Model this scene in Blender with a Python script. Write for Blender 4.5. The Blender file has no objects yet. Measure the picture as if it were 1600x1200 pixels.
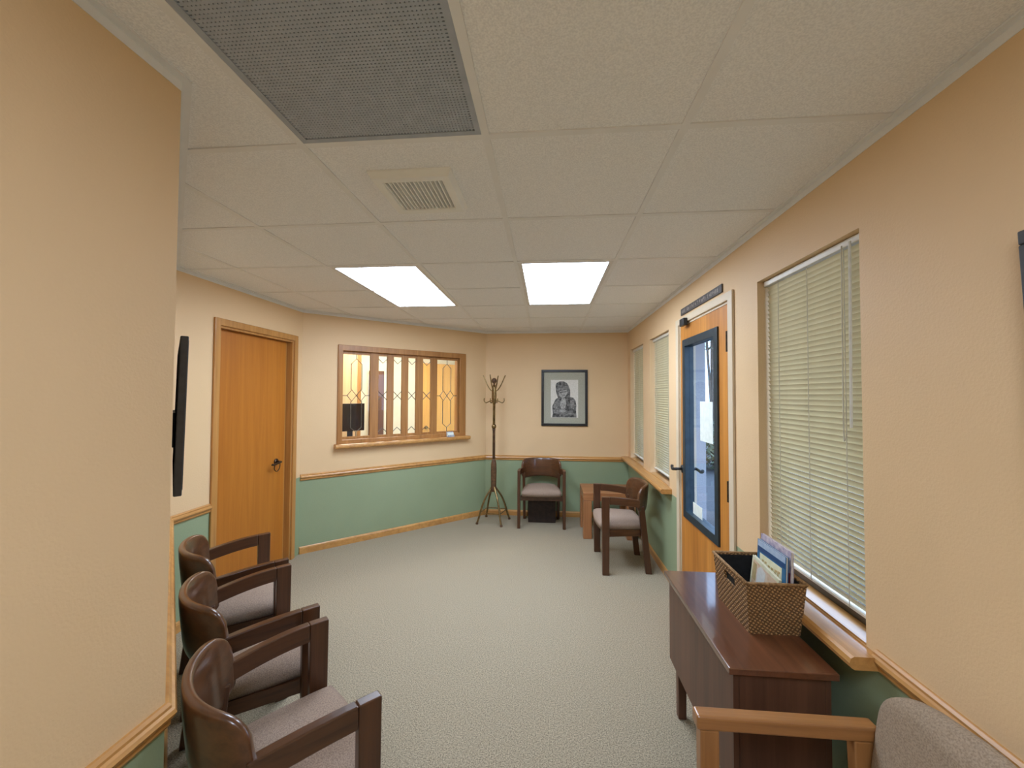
import bpy, bmesh, math, random
from mathutils import Vector, Matrix
random.seed(7)
PI = math.pi
scene = bpy.context.scene
COL = scene.collection

# ------------------------------------------------------------------ camera
CZ = 1.541                      # eye height above the carpet
F_PX, YAW, PITCH, ROLL = 632.8, -0.0865, 0.026, 0.0044
fwd = Vector((math.sin(YAW)*math.cos(PITCH), math.cos(YAW)*math.cos(PITCH), math.sin(PITCH)))
rgt = Vector((math.cos(YAW), -math.sin(YAW), 0))
upv = rgt.cross(fwd)
r2 = rgt*math.cos(ROLL) + upv*math.sin(ROLL)
u2 = -rgt*math.sin(ROLL) + upv*math.cos(ROLL)
cam_data = bpy.data.cameras.new('camera')
cam_data.sensor_fit = 'HORIZONTAL'
cam_data.sensor_width = 36.0
cam_data.lens = F_PX/1600*36.0
cam_data.clip_start = 0.02
cam = bpy.data.objects.new('camera', cam_data)
M = Matrix.Identity(4)
for i in range(3):
    M[i][0], M[i][1], M[i][2] = r2[i], u2[i], -fwd[i]
M[2][3] = CZ
cam.matrix_world = M
COL.objects.link(cam)
scene.camera = cam

# ------------------------------------------------------------------ world, exposure
world = bpy.data.worlds.new('world')
scene.world = world
world.use_nodes = True
bg = world.node_tree.nodes['Background']
bg.inputs['Color'].default_value = (0.50, 0.70, 1.0, 1)
bg.inputs['Strength'].default_value = 4.0
scene.view_settings.view_transform = 'Standard'
scene.view_settings.look = 'None'
scene.view_settings.gamma = 1.0
scene.view_settings.use_curve_mapping = False
scene.view_settings.exposure = 0.74
LAMP = 11.0                     # radiance of the ceiling light diffusers
LAMP_COLOR = (0.84, 0.975, 1.18)

# ------------------------------------------------------------------ materials
def new_mat(name):
    m = bpy.data.materials.new(name)
    m.use_nodes = True
    nt = m.node_tree
    b = nt.nodes['Principled BSDF']
    return m, nt, b

def N(nt, t, **kw):
    n = nt.nodes.new(t)
    for k, v in kw.items():
        if hasattr(n, k):
            setattr(n, k, v)
        else:
            n.inputs[k].default_value = v
    return n

def coords(nt, scale=(1, 1, 1), kind='Object'):
    tc = N(nt, 'ShaderNodeTexCoord')
    mp = N(nt, 'ShaderNodeMapping')
    mp.inputs['Scale'].default_value = scale
    nt.links.new(tc.outputs[kind], mp.inputs['Vector'])
    return mp.outputs['Vector']

def ramp(nt, fac, stops):
    r = N(nt, 'ShaderNodeValToRGB')
    e = r.color_ramp.elements
    while len(e) < len(stops):
        e.new(0.5)
    for el, (p, c) in zip(e, stops):
        el.position = p
        el.color = (*c, 1)
    nt.links.new(fac, r.inputs['Fac'])
    return r.outputs['Color']

def add_bump(nt, b, fac, strength, dist):
    bp = N(nt, 'ShaderNodeBump')
    bp.inputs['Strength'].default_value = strength
    bp.inputs['Distance'].default_value = dist
    nt.links.new(fac, bp.inputs['Height'])
    nt.links.new(bp.outputs['Normal'], b.inputs['Normal'])

def speckle(name, c1, c2, scale, rough=0.6, bump=0.0, dist=0.002, detail=3, kind='Object', lo=0.35, hi=0.65, spec=0.5, metal=0.0, coat=0.0):
    m, nt, b = new_mat(name)
    n = N(nt, 'ShaderNodeTexNoise')
    n.inputs['Scale'].default_value = scale
    n.inputs['Detail'].default_value = detail
    nt.links.new(coords(nt, kind=kind), n.inputs['Vector'])
    nt.links.new(ramp(nt, n.outputs['Fac'], [(lo, c1), (hi, c2)]), b.inputs['Base Color'])
    b.inputs['Roughness'].default_value = rough
    b.inputs['Specular IOR Level'].default_value = spec
    b.inputs['Metallic'].default_value = metal
    b.inputs['Coat Weight'].default_value = coat
    b.inputs['Coat Roughness'].default_value = 0.1
    if bump:
        add_bump(nt, b, n.outputs['Fac'], bump, dist)
    return m

def wood(name, dark, light, axis='Z', scale=1.0, rough=0.4, coat=0.0, coat_rough=0.15, kind='Object', contrast=(0.3, 0.7)):
    m, nt, b = new_mat(name)
    s = [34*scale, 34*scale, 34*scale]
    s['XYZ'.index(axis)] = 1.6*scale
    v = coords(nt, s, kind)
    n1 = N(nt, 'ShaderNodeTexNoise')
    n1.inputs['Scale'].default_value = 1.0
    n1.inputs['Detail'].default_value = 6
    n1.inputs['Roughness'].default_value = 0.62
    n1.inputs['Distortion'].default_value = 0.5
    nt.links.new(v, n1.inputs['Vector'])
    s2 = [5*scale]*3
    s2['XYZ'.index(axis)] = 0.5*scale
    n2 = N(nt, 'ShaderNodeTexNoise')
    n2.inputs['Scale'].default_value = 1.0
    n2.inputs['Detail'].default_value = 2
    nt.links.new(coords(nt, s2, kind), n2.inputs['Vector'])
    mx = N(nt, 'ShaderNodeMath', operation='MULTIPLY_ADD')
    nt.links.new(n1.outputs['Fac'], mx.inputs[0])
    mx.inputs[1].default_value = 0.65
    sc = N(nt, 'ShaderNodeMath', operation='MULTIPLY')
    nt.links.new(n2.outputs['Fac'], sc.inputs[0])
    sc.inputs[1].default_value = 0.35
    nt.links.new(sc.outputs[0], mx.inputs[2])
    nt.links.new(ramp(nt, mx.outputs[0], [(contrast[0], dark), (contrast[1], light)]), b.inputs['Base Color'])
    b.inputs['Roughness'].default_value = rough
    b.inputs['Coat Weight'].default_value = coat
    b.inputs['Coat Roughness'].default_value = coat_rough
    add_bump(nt, b, n1.outputs['Fac'], 0.08, 0.001)
    return m

def wall_paint():
    m, nt, b = new_mat('two_tone_wall_paint')
    g = N(nt, 'ShaderNodeNewGeometry')
    sep = N(nt, 'ShaderNodeSeparateXYZ')
    nt.links.new(g.outputs['Position'], sep.inputs[0])
    gt = N(nt, 'ShaderNodeMath', operation='GREATER_THAN')
    gt.inputs[1].default_value = 0.735
    nt.links.new(sep.outputs['Z'], gt.inputs[0])
    n = N(nt, 'ShaderNodeTexNoise')
    n.inputs['Scale'].default_value = 150
    n.inputs['Detail'].default_value = 4
    nt.links.new(g.outputs['Position'], n.inputs['Vector'])
    n2 = N(nt, 'ShaderNodeTexNoise')
    n2.inputs['Scale'].default_value = 2.2
    nt.links.new(g.outputs['Position'], n2.inputs['Vector'])
    up = ramp(nt, n2.outputs['Fac'], [(0.3, BEIGE[0]), (0.7, BEIGE[1])])
    lo = ramp(nt, n2.outputs['Fac'], [(0.3, GREEN[0]), (0.7, GREEN[1])])
    mix = N(nt, 'ShaderNodeMix', data_type='RGBA')
    nt.links.new(gt.outputs[0], mix.inputs[0])
    nt.links.new(lo, mix.inputs[6])
    nt.links.new(up, mix.inputs[7])
    nt.links.new(mix.outputs[2], b.inputs['Base Color'])
    b.inputs['Roughness'].default_value = 0.55
    b.inputs['Specular IOR Level'].default_value = 0.35
    add_bump(nt, b, n.outputs['Fac'], 0.22, 0.004)
    return m
BEIGE = ((0.745, 0.53, 0.30), (0.775, 0.555, 0.32))
GREEN = ((0.285, 0.35, 0.21), (0.305, 0.37, 0.225))

def glass_mat(name, tint=(1, 1, 1), refl=1.0):
    m, nt, b = new_mat(name)
    nt.nodes.remove(b)
    out = nt.nodes['Material Output']
    tr = N(nt, 'ShaderNodeBsdfTransparent')
    tr.inputs['Color'].default_value = (*tint, 1)
    gl = N(nt, 'ShaderNodeBsdfGlossy')
    gl.inputs['Roughness'].default_value = 0.02
    fr = N(nt, 'ShaderNodeFresnel')
    fr.inputs['IOR'].default_value = 1.45
    mul = N(nt, 'ShaderNodeMath', operation='MULTIPLY')
    mul.inputs[1].default_value = refl
    nt.links.new(fr.outputs[0], mul.inputs[0])
    geo = N(nt, 'ShaderNodeNewGeometry')          # only the outer faces of the sheet mirror
    inv = N(nt, 'ShaderNodeMath', operation='SUBTRACT')
    inv.inputs[0].default_value = 1.0
    nt.links.new(geo.outputs['Backfacing'], inv.inputs[1])
    mul2 = N(nt, 'ShaderNodeMath', operation='MULTIPLY')
    nt.links.new(mul.outputs[0], mul2.inputs[0])
    nt.links.new(inv.outputs[0], mul2.inputs[1])
    mx = N(nt, 'ShaderNodeMixShader')
    nt.links.new(mul2.outputs[0], mx.inputs[0])
    nt.links.new(tr.outputs[0], mx.inputs[1])
    nt.links.new(gl.outputs[0], mx.inputs[2])
    nt.links.new(mx.outputs[0], out.inputs['Surface'])
    return m

def lamp_mat(name, strength, color):
    m, nt, b = new_mat(name)
    nt.nodes.remove(b)
    out = nt.nodes['Material Output']
    em = N(nt, 'ShaderNodeEmission')
    em.inputs['Color'].default_value = (*color, 1)
    # two fluorescent tubes behind a prismatic sheet: a little dimmer between and beside them
    v = coords(nt, (1, 1, 1))
    sep = N(nt, 'ShaderNodeSeparateXYZ')
    nt.links.new(v, sep.inputs[0])
    cs = N(nt, 'ShaderNodeMath', operation='COSINE')
    ml = N(nt, 'ShaderNodeMath', operation='MULTIPLY')
    ml.inputs[1].default_value = 2*PI/0.30
    nt.links.new(sep.outputs['X'], ml.inputs[0])
    nt.links.new(ml.outputs[0], cs.inputs[0])
    st = N(nt, 'ShaderNodeMath', operation='MULTIPLY_ADD')
    st.inputs[1].default_value = -0.12*strength
    st.inputs[2].default_value = strength
    nt.links.new(cs.outputs[0], st.inputs[0])
    nt.links.new(st.outputs[0], em.inputs['Strength'])
    nt.links.new(em.outputs[0], out.inputs['Surface'])
    return m

def weave_mat(name, c1, c2, scale):
    m, nt, b = new_mat(name)
    v = coords(nt, (1, 1, 1))
    mp = N(nt, 'ShaderNodeMapping')
    mp.inputs['Rotation'].default_value = (PI/4, PI/4, PI/4)
    nt.links.new(v, mp.inputs['Vector'])
    hs = []
    for d in ('X', 'Z'):
        w = N(nt, 'ShaderNodeTexWave', wave_type='BANDS', bands_direction=d)
        w.inputs['Scale'].default_value = scale
        w.inputs['Distortion'].default_value = 1.5
        w.inputs['Detail'].default_value = 2
        w.inputs['Detail Scale'].default_value = 3
        nt.links.new(mp.outputs['Vector'], w.inputs['Vector'])
        hs.append(w.outputs['Fac'])
    mu = N(nt, 'ShaderNodeMath', operation='MULTIPLY')
    nt.links.new(hs[0], mu.inputs[0])
    nt.links.new(hs[1], mu.inputs[1])
    nt.links.new(ramp(nt, mu.outputs[0], [(0.05, c1), (0.6, c2)]), b.inputs['Base Color'])
    b.inputs['Roughness'].default_value = 0.75
    add_bump(nt, b, mu.outputs[0], 0.8, 0.004)
    return m

MAT = {}
MAT['wall'] = wall_paint()
MAT['tile'] = speckle('acoustic_tile', (0.80, 0.815, 0.84), (0.95, 0.96, 0.975), 210, 0.9, 0.25, 0.003, 4, spec=0.1, kind='Object')
MAT['grid'] = speckle('painted_grid_metal', (0.80, 0.81, 0.82), (0.84, 0.85, 0.86), 8, 0.5)
MAT['carpet'] = speckle('speckled_carpet', (0.205, 0.175, 0.125), (0.50, 0.425, 0.305), 170, 0.97, 0.7, 0.006, 6, spec=0.05)
MAT['oak_trim'] = wood('oak_trim', (0.38, 0.172, 0.045), (0.68, 0.36, 0.11), 'X', 1.0, 0.35, 0.4)
MAT['oak_trim_y'] = wood('oak_trim_along_y', (0.38, 0.172, 0.045), (0.68, 0.36, 0.11), 'Y', 1.0, 0.35, 0.4)
MAT['oak_z'] = wood('oak_trim_upright', (0.35, 0.15, 0.035), (0.60, 0.30, 0.085), 'Z', 1.0, 0.35, 0.3)
MAT['door_l'] = wood('golden_oak_veneer', (0.37, 0.115, 0.010), (0.52, 0.19, 0.022), 'Z', 0.8, 0.45, 0.0)
MAT['door_r'] = wood('orange_oak_veneer', (0.36, 0.12, 0.015), (0.68, 0.29, 0.05), 'Z', 0.8, 0.45, 0.0)
MAT['sash'] = wood('brown_oak_sash', (0.28, 0.115, 0.028), (0.51, 0.245, 0.072), 'Z', 1.2, 0.4, 0.2)
MAT['walnut'] = wood('dark_walnut', (0.034, 0.0125, 0.005), (0.112, 0.043, 0.0155), 'Y', 1.2, 0.34, 0.3, 0.12)
MAT['walnut_z'] = wood('dark_walnut_upright', (0.038, 0.014, 0.006), (0.118, 0.045, 0.0165), 'Z', 1.2, 0.34, 0.25, 0.15)
MAT['walnut_x'] = wood('dark_walnut_bent', (0.042, 0.0155, 0.006), (0.145, 0.056, 0.020), 'X', 1.0, 0.30, 0.5, 0.1)
MAT['chairoak'] = wood('brown_oak_arm', (0.23, 0.095, 0.028), (0.43, 0.195, 0.062), 'Y', 1.2, 0.35, 0.4)
MAT['chairoak_z'] = wood('brown_oak_leg', (0.23, 0.095, 0.028), (0.43, 0.195, 0.062), 'Z', 1.2, 0.35, 0.4)
MAT['desk'] = wood('walnut_laminate', (0.050, 0.017, 0.008), (0.20, 0.073, 0.032), 'Y', 0.8, 0.30, 0.9, 0.07)
MAT['desk_z'] = wood('walnut_laminate_upright', (0.055, 0.023, 0.013), (0.16, 0.070, 0.038), 'Z', 0.8, 0.4)
MAT['table'] = wood('reddish_oak', (0.27, 0.105, 0.038), (0.47, 0.205, 0.08), 'X', 1.0, 0.4, 0.2)
MAT['table_z'] = wood('reddish_oak_upright', (0.27, 0.105, 0.038), (0.47, 0.205, 0.08), 'Z', 1.0, 0.4, 0.2)
MAT['fabric'] = speckle('mauve_grey_upholstery', (0.245, 0.180, 0.138), (0.39, 0.29, 0.225), 260, 0.95, 0.4, 0.002, 4, spec=0.1)
MAT['fabric2'] = speckle('taupe_upholstery', (0.265, 0.20, 0.140), (0.39, 0.30, 0.215), 240, 0.95, 0.5, 0.002, 5, spec=0.1)
MAT['cream'] = speckle('cream_paint', (0.66, 0.55, 0.39), (0.70, 0.585, 0.42), 6, 0.45)
MAT['black'] = speckle('black_metal', (0.012, 0.014, 0.016), (0.022, 0.025, 0.028), 30, 0.4)
MAT['blackframe'] = speckle('black_lacquer', (0.010, 0.010, 0.012), (0.018, 0.018, 0.021), 20, 0.3)
MAT['teal'] = speckle('blue_black_lite_frame', (0.012, 0.026, 0.034), (0.022, 0.040, 0.050), 20, 0.4)
MAT['iron'] = speckle('antique_bronze', (0.035, 0.022, 0.014), (0.075, 0.045, 0.025), 40, 0.4, metal=0.7)
MAT['brass'] = speckle('antique_brass', (0.20, 0.13, 0.055), (0.34, 0.235, 0.10), 30, 0.3, metal=0.85)
MAT['brassdark'] = speckle('dark_turned_brass_wood', (0.075, 0.038, 0.018), (0.15, 0.075, 0.033), 30, 0.35)
MAT['slat'] = speckle('beige_aluminium_slat', (0.64, 0.575, 0.375), (0.68, 0.615, 0.41), 12, 0.4)
MAT['rail'] = speckle('beige_blind_rail', (0.66, 0.62, 0.53), (0.70, 0.66, 0.57), 12, 0.35)
MAT['cord'] = speckle('pale_cord', (0.50, 0.46, 0.36), (0.58, 0.54, 0.43), 40, 0.7)
MAT['wand'] = speckle('clear_plastic_wand', (0.66, 0.66, 0.62), (0.74, 0.74, 0.70), 40, 0.2)
MAT['winframe'] = speckle('bronze_window_frame', (0.10, 0.085, 0.07), (0.13, 0.11, 0.09), 20, 0.45)
MAT['glass'] = glass_mat('clear_glass')
MAT['glass_d'] = glass_mat('door_glass', (0.86, 0.90, 0.95))
MAT['lead'] = speckle('lead_came', (0.10, 0.09, 0.075), (0.17, 0.155, 0.13), 60, 0.45, metal=0.6)
MAT['lens'] = lamp_mat('prismatic_diffuser', LAMP, LAMP_COLOR)
MAT['white'] = speckle('white_enamel', (0.70, 0.70, 0.68), (0.74, 0.74, 0.72), 15, 0.4)
MAT['grille'] = speckle('grey_perforated_metal', (0.355, 0.40, 0.47), (0.40, 0.445, 0.52), 25, 0.5)
MAT['dark'] = speckle('dark_plenum', (0.006, 0.006, 0.007), (0.012, 0.012, 0.014), 10, 0.9)
MAT['vent'] = speckle('ivory_vent_plastic', (0.84, 0.85, 0.83), (0.88, 0.89, 0.87), 10, 0.45)
MAT['paper'] = speckle('white_paper', (0.72, 0.78, 0.72), (0.80, 0.85, 0.79), 25, 0.8)
MAT['mat'] = speckle('grey_green_mat_board', (0.385, 0.385, 0.31), (0.425, 0.425, 0.345), 80, 0.9)
MAT['print'] = speckle('ivory_print_paper', (0.66, 0.65, 0.60), (0.74, 0.73, 0.68), 60, 0.85)
MAT['ink1'] = speckle('charcoal_drawing', (0.05, 0.05, 0.049), (0.25, 0.25, 0.245), 38, 0.9, lo=0.38, hi=0.66, detail=5)
MAT['ink2'] = speckle('mid_grey_drawing', (0.13, 0.13, 0.125), (0.31, 0.31, 0.30), 45, 0.9, detail=5)
MAT['ink3'] = speckle('light_grey_drawing', (0.26, 0.26, 0.25), (0.48, 0.48, 0.465), 50, 0.9, detail=5)
MAT['screen'] = speckle('dark_screen_glass', (0.008, 0.009, 0.012), (0.012, 0.013, 0.018), 5, 0.2)
MAT['tvbody'] = speckle('dark_grey_plastic', (0.028, 0.029, 0.032), (0.040, 0.041, 0.045), 30, 0.5)
MAT['basket'] = weave_mat('woven_seagrass', (0.13, 0.065, 0.022), (0.46, 0.26, 0.10), 30)
MAT['rim'] = speckle('braided_rim', (0.20, 0.105, 0.04), (0.42, 0.25, 0.11), 120, 0.8, 0.6, 0.003)
MAT['liner'] = speckle('black_liner', (0.006, 0.006, 0.006), (0.012, 0.012, 0.012), 50, 0.9)
MAT['box'] = speckle('dark_brown_box', (0.018, 0.010, 0.008), (0.035, 0.018, 0.013), 25, 0.6)
MAT['ext'] = speckle('lilac_grey_stucco', (0.40, 0.37, 0.38), (0.45, 0.42, 0.43), 60, 0.9, 0.3, 0.004)
MAT['asphalt'] = speckle('grey_pavement', (0.030, 0.030, 0.031), (0.065, 0.065, 0.066), 60, 0.9)
MAT['leaf'] = speckle('dusty_leaf', (0.07, 0.10, 0.06), (0.17, 0.22, 0.13), 9, 0.7)
MAT['bark'] = speckle('bark', (0.06, 0.045, 0.035), (0.12, 0.095, 0.075), 30, 0.9)
MAT['soffit'] = speckle('white_soffit', (0.66, 0.68, 0.72), (0.72, 0.74, 0.78), 10, 0.8)
MAT['blue'] = speckle('book_blue', (0.03, 0.14, 0.29), (0.05, 0.19, 0.36), 25, 0.4)
MAT['navy'] = speckle('book_navy', (0.02, 0.065, 0.19), (0.03, 0.09, 0.23), 25, 0.4)
MAT['lightblue'] = speckle('book_pale_blue', (0.35, 0.47, 0.66), (0.46, 0.57, 0.72), 60, 0.4)
MAT['bookcream'] = speckle('book_cream', (0.70, 0.68, 0.45), (0.80, 0.79, 0.60), 30, 0.5)
MAT['booktan'] = speckle('book_tan_ink', (0.50, 0.36, 0.16), (0.60, 0.45, 0.22), 40, 0.5)
MAT['bookteal'] = speckle('book_teal_ink', (0.05, 0.16, 0.12), (0.10, 0.24, 0.18), 40, 0.5)
MAT['lilac'] = speckle('book_lilac', (0.34, 0.29, 0.42), (0.66, 0.58, 0.62), 45, 0.5, detail=4)
MAT['red'] = speckle('book_red', (0.22, 0.02, 0.02), (0.30, 0.035, 0.03), 40, 0.5)
MAT['peach'] = speckle('book_peach', (0.66, 0.44, 0.25), (0.76, 0.62, 0.48), 35, 0.5)
MAT['pages'] = speckle('book_pages', (0.62, 0.58, 0.50), (0.70, 0.66, 0.58), 90, 0.8)
MAT['darkbrown'] = wood('dark_brown_door', (0.09, 0.035, 0.014), (0.16, 0.07, 0.03), 'Z', 1.0, 0.7)
MAT['recwall'] = speckle('pale_yellow_paint', (0.72, 0.65, 0.45), (0.76, 0.69, 0.49), 4, 0.6)
MAT['reccarpet'] = MAT['carpet']
MAT['tanpanel'] = wood('light_tan_cabinet', (0.60, 0.37, 0.16), (0.76, 0.52, 0.28), 'Z', 0.8, 0.4)
MAT['goldpanel'] = wood('gold_door_veneer', (0.66, 0.31, 0.05), (0.84, 0.46, 0.10), 'Z', 0.8, 0.4)
MAT['sign'] = speckle('dark_bronze_sign', (0.055, 0.045, 0.042), (0.085, 0.072, 0.066), 40, 0.5)
MAT['signink'] = speckle('pale_sign_marks', (0.24, 0.21, 0.19), (0.33, 0.30, 0.27), 60, 0.6)
MAT['lineblue'] = speckle('clear_blue_plastic', (0.25, 0.29, 0.36), (0.50, 0.53, 0.56), 60, 0.2)

# ------------------------------------------------------------------ mesh helpers
def link(o, parent=None):
    COL.objects.link(o)
    if parent:
        o.parent = parent
    return o

def obj(name, bm, mat, parent=None, smooth=False, bevel=0.0, seg=2):
    bmesh.ops.recalc_face_normals(bm, faces=bm.faces)
    me = bpy.data.meshes.new(name)
    bm.to_mesh(me)
    bm.free()
    for m in (mat if isinstance(mat, (list, tuple)) else [mat]):
        me.materials.append(MAT[m] if isinstance(m, str) else m)
    if smooth:
        for p in me.polygons:
            p.use_smooth = True
    o = bpy.data.objects.new(name, me)
    link(o, parent)
    if bevel:
        md = o.modifiers.new('bevel', 'BEVEL')
        md.width = bevel
        md.segments = seg
        md.limit_method = 'ANGLE'
        md.angle_limit = 0.7
    return o

def tag(o, label=None, cat=None, group=None, kind=None):
    if label: o['label'] = label
    if cat: o['category'] = cat
    if group: o['group'] = group
    if kind: o['kind'] = kind
    return o

def thing(name, label, cat, loc=(0, 0, 0), rz=0.0, group=None, kind=None):
    o = bpy.data.objects.new(name, None)
    o.empty_display_size = 0.05
    link(o)
    o.location = loc
    o.rotation_euler = (0, 0, rz)
    return tag(o, label, cat, group, kind)

def box(bm, x0, x1, y0, y1, z0, z1):
    v = [bm.verts.new((x, y, z)) for z in (z0, z1) for y in (y0, y1) for x in (x0, x1)]
    for f in ((0, 2, 3, 1), (4, 5, 7, 6), (0, 1, 5, 4), (2, 6, 7, 3), (0, 4, 6, 2), (1, 3, 7, 5)):
        bm.faces.new([v[i] for i in f])
    return v

def B(*a):
    bm = bmesh.new()
    box(bm, *a)
    return bm

def hexa(bm, pts):               # 8 points: bottom 4 (ccw) then top 4
    v = [bm.verts.new(p) for p in pts]
    for f in ((3, 2, 1, 0), (4, 5, 6, 7), (0, 1, 5, 4), (1, 2, 6, 5), (2, 3, 7, 6), (3, 0, 4, 7)):
        bm.faces.new([v[i] for i in f])
    return v

def prism(bm, poly, z0, z1, fn=lambda x, y, z: (x, y, z)):
    a = [bm.verts.new(fn(x, y, z0)) for x, y in poly]
    b = [bm.verts.new(fn(x, y, z1)) for x, y in poly]
    n = len(poly)
    bm.faces.new(a[::-1])
    bm.faces.new(b)
    for i in range(n):
        bm.faces.new((a[i], a[(i+1) % n], b[(i+1) % n], b[i]))

def tube(bm, pts, r, n=10, caps=True):
    pts = [Vector(p) for p in pts]
    rr = r if isinstance(r, (list, tuple)) else [r]*len(pts)
    rings = []
    prev = None
    for i, p in enumerate(pts):
        t = (pts[min(i+1, len(pts)-1)] - pts[max(i-1, 0)]).normalized()
        if prev is None:
            ref = Vector((0, 0, 1)) if abs(t.z) < 0.9 else Vector((1, 0, 0))
            u = t.cross(ref).normalized()
        else:
            u = (prev - t*prev.dot(t)).normalized()
        prev = u
        w = t.cross(u)
        rings.append([bm.verts.new(p + (u*math.cos(2*PI*k/n) + w*math.sin(2*PI*k/n))*rr[i]) for k in range(n)])
    for a, b in zip(rings, rings[1:]):
        for k in range(n):
            bm.faces.new((a[k], a[(k+1) % n], b[(k+1) % n], b[k]))
    if caps:
        bm.faces.new(rings[0][::-1])
        bm.faces.new(rings[-1])

def lathe(bm, prof, n=16, c=(0, 0, 0)):
    rings = [[bm.verts.new((c[0]+r*math.cos(2*PI*k/n), c[1]+r*math.sin(2*PI*k/n), c[2]+z)) for k in range(n)] for r, z in prof]
    for a, b in zip(rings, rings[1:]):
        for k in range(n):
            bm.faces.new((a[k], a[(k+1) % n], b[(k+1) % n], b[k]))
    bm.faces.new(rings[0][::-1])
    bm.faces.new(rings[-1])

def smooth_path(pts, n=6):
    out = []
    P = [Vector(p) for p in pts]
    for i in range(len(P)-1):
        p0, p1, p2, p3 = P[max(i-1, 0)], P[i], P[i+1], P[min(i+2, len(P)-1)]
        for k in range(n):
            t = k/n
            out.append(0.5*((2*p1) + (p2-p0)*t + (2*p0-5*p1+4*p2-p3)*t*t + (3*p1-p0-3*p2+p3)*t**3))
    out.append(P[-1])
    return out

def slab(s0, s1, z0, z1, d0, d1, holes, fn):
    """Upright slab in (s, d, z) with rectangular holes (s0,s1,z0,z1); fn maps to world."""
    bm = bmesh.new()
    S = sorted({s0, s1, *[h[0] for h in holes], *[h[1] for h in holes]})
    Z = sorted({z0, z1, *[h[2] for h in holes], *[h[3] for h in holes]})
    S = [s for s in S if s0 <= s <= s1]
    Z = [z for z in Z if z0 <= z <= z1]
    ns, nz = len(S)-1, len(Z)-1
    def solid(i, j):
        if not (0 <= i < ns and 0 <= j < nz):
            return False
        a, b = (S[i]+S[i+1])/2, (Z[j]+Z[j+1])/2
        return not any(h[0] < a < h[1] and h[2] < b < h[3] for h in holes)
    cache = {}
    def V(i, j, d):
        k = (i, j, d)
        if k not in cache:
            cache[k] = bm.verts.new(fn(S[i], (d0, d1)[d], Z[j]))
        return cache[k]
    for i in range(ns):
        for j in range(nz):
            if not solid(i, j):
                continue
            for d in (0, 1):
                bm.faces.new([V(i, j, d), V(i+1, j, d), V(i+1, j+1, d), V(i, j+1, d)])
            if not solid(i-1, j): bm.faces.new([V(i, j, 0), V(i, j, 1), V(i, j+1, 1), V(i, j+1, 0)])
            if not solid(i+1, j): bm.faces.new([V(i+1, j, 0), V(i+1, j, 1), V(i+1, j+1, 1), V(i+1, j+1, 0)])
            if not solid(i, j-1): bm.faces.new([V(i, j, 0), V(i, j, 1), V(i+1, j, 1), V(i+1, j, 0)])
            if not solid(i, j+1): bm.faces.new([V(i, j+1, 0), V(i, j+1, 1), V(i+1, j+1, 1), V(i+1, j+1, 0)])
    return bm

class Wall:
    """Frame of a wall: s along it, d out of the room (negative d is inside the room)."""
    def __init__(self, p0, p1):
        self.p0 = Vector((*p0, 0)); self.p1 = Vector((*p1, 0))
        self.a = (self.p1-self.p0).normalized()
        self.L = (self.p1-self.p0).length
        self.n = Vector((-self.a.y, self.a.x, 0))     # room on the right when walking p0 -> p1
    def __call__(self, s, d, z):
        p = self.p0 + self.a*s + self.n*d
        return (p.x, p.y, z)
    def bbox(self, bm, s0, s1, d0, d1, z0, z1):
        hexa(bm, [self(s0, d0, z0), self(s1, d0, z0), self(s1, d1, z0), self(s0, d1, z0),
                  self(s0, d0, z1), self(s1, d0, z1), self(s1, d1, z1), self(s0, d1, z1)])
    def sweep(self, bm, prof, s0, s1, m0=0.0, m1=0.0):
        """Extrude profile [(d,z)] from s0 to s1; m0/m1 mitre slopes per unit of -d."""
        a = [bm.verts.new(self(s0 + m0*(-d), d, z)) for d, z in prof]
        b = [bm.verts.new(self(s1 + m1*(-d), d, z)) for d, z in prof]
        n = len(prof)
        bm.faces.new(a); bm.faces.new(b[::-1])
        for i in range(n):
            bm.faces.new((a[i], b[i], b[(i+1) % n], a[(i+1) % n]))

# ------------------------------------------------------------------ room shell
CH = 2.3565                     # ceiling grid height
XR, YE = 1.0157, 5.203          # right wall, far wall
KX, KY = -0.955, 0.96           # outer corner of the near left wall
LX = -2.372                     # wall with the closed oak door
KY2 = KY + (KX-LX)              # end of the 45 degree wall
AY = 3.735                      # start of the reception wall
EX = -0.79                      # where it meets the far wall
YB = -2.3                       # wall behind the viewer
W_LEFT = Wall((KX, YB), (KX, KY))
W_DIAG = Wall((KX, KY), (LX, KY2))
W_DOOR = Wall((LX, KY2), (LX, AY))
W_REC = Wall((LX, AY), (EX, YE))
W_FAR = Wall((EX, YE), (XR, YE))
W_RIGHT = Wall((XR, YE), (XR, YB))
W_REAR = Wall((XR, YB), (KX, YB))
def ys(y): return YE - y        # s along the right wall for a given y
TH = 0.15
THR = 0.115                     # right wall
WT = 2.46

floor = obj('floor', B(-3.6, XR+0.05, YB-0.1, YE+0.15, -0.10, 0), 'carpet')
tag(floor, 'speckled grey-green commercial carpet', 'floor', kind='structure')
ceil = obj('ceiling', B(-3.0, XR+0.1, YB-0.1, YE+0.1, WT, WT+0.06), 'dark')
tag(ceil, 'suspended ceiling of square speckled acoustic tiles in a metal grid', 'ceiling', kind='structure')

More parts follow.
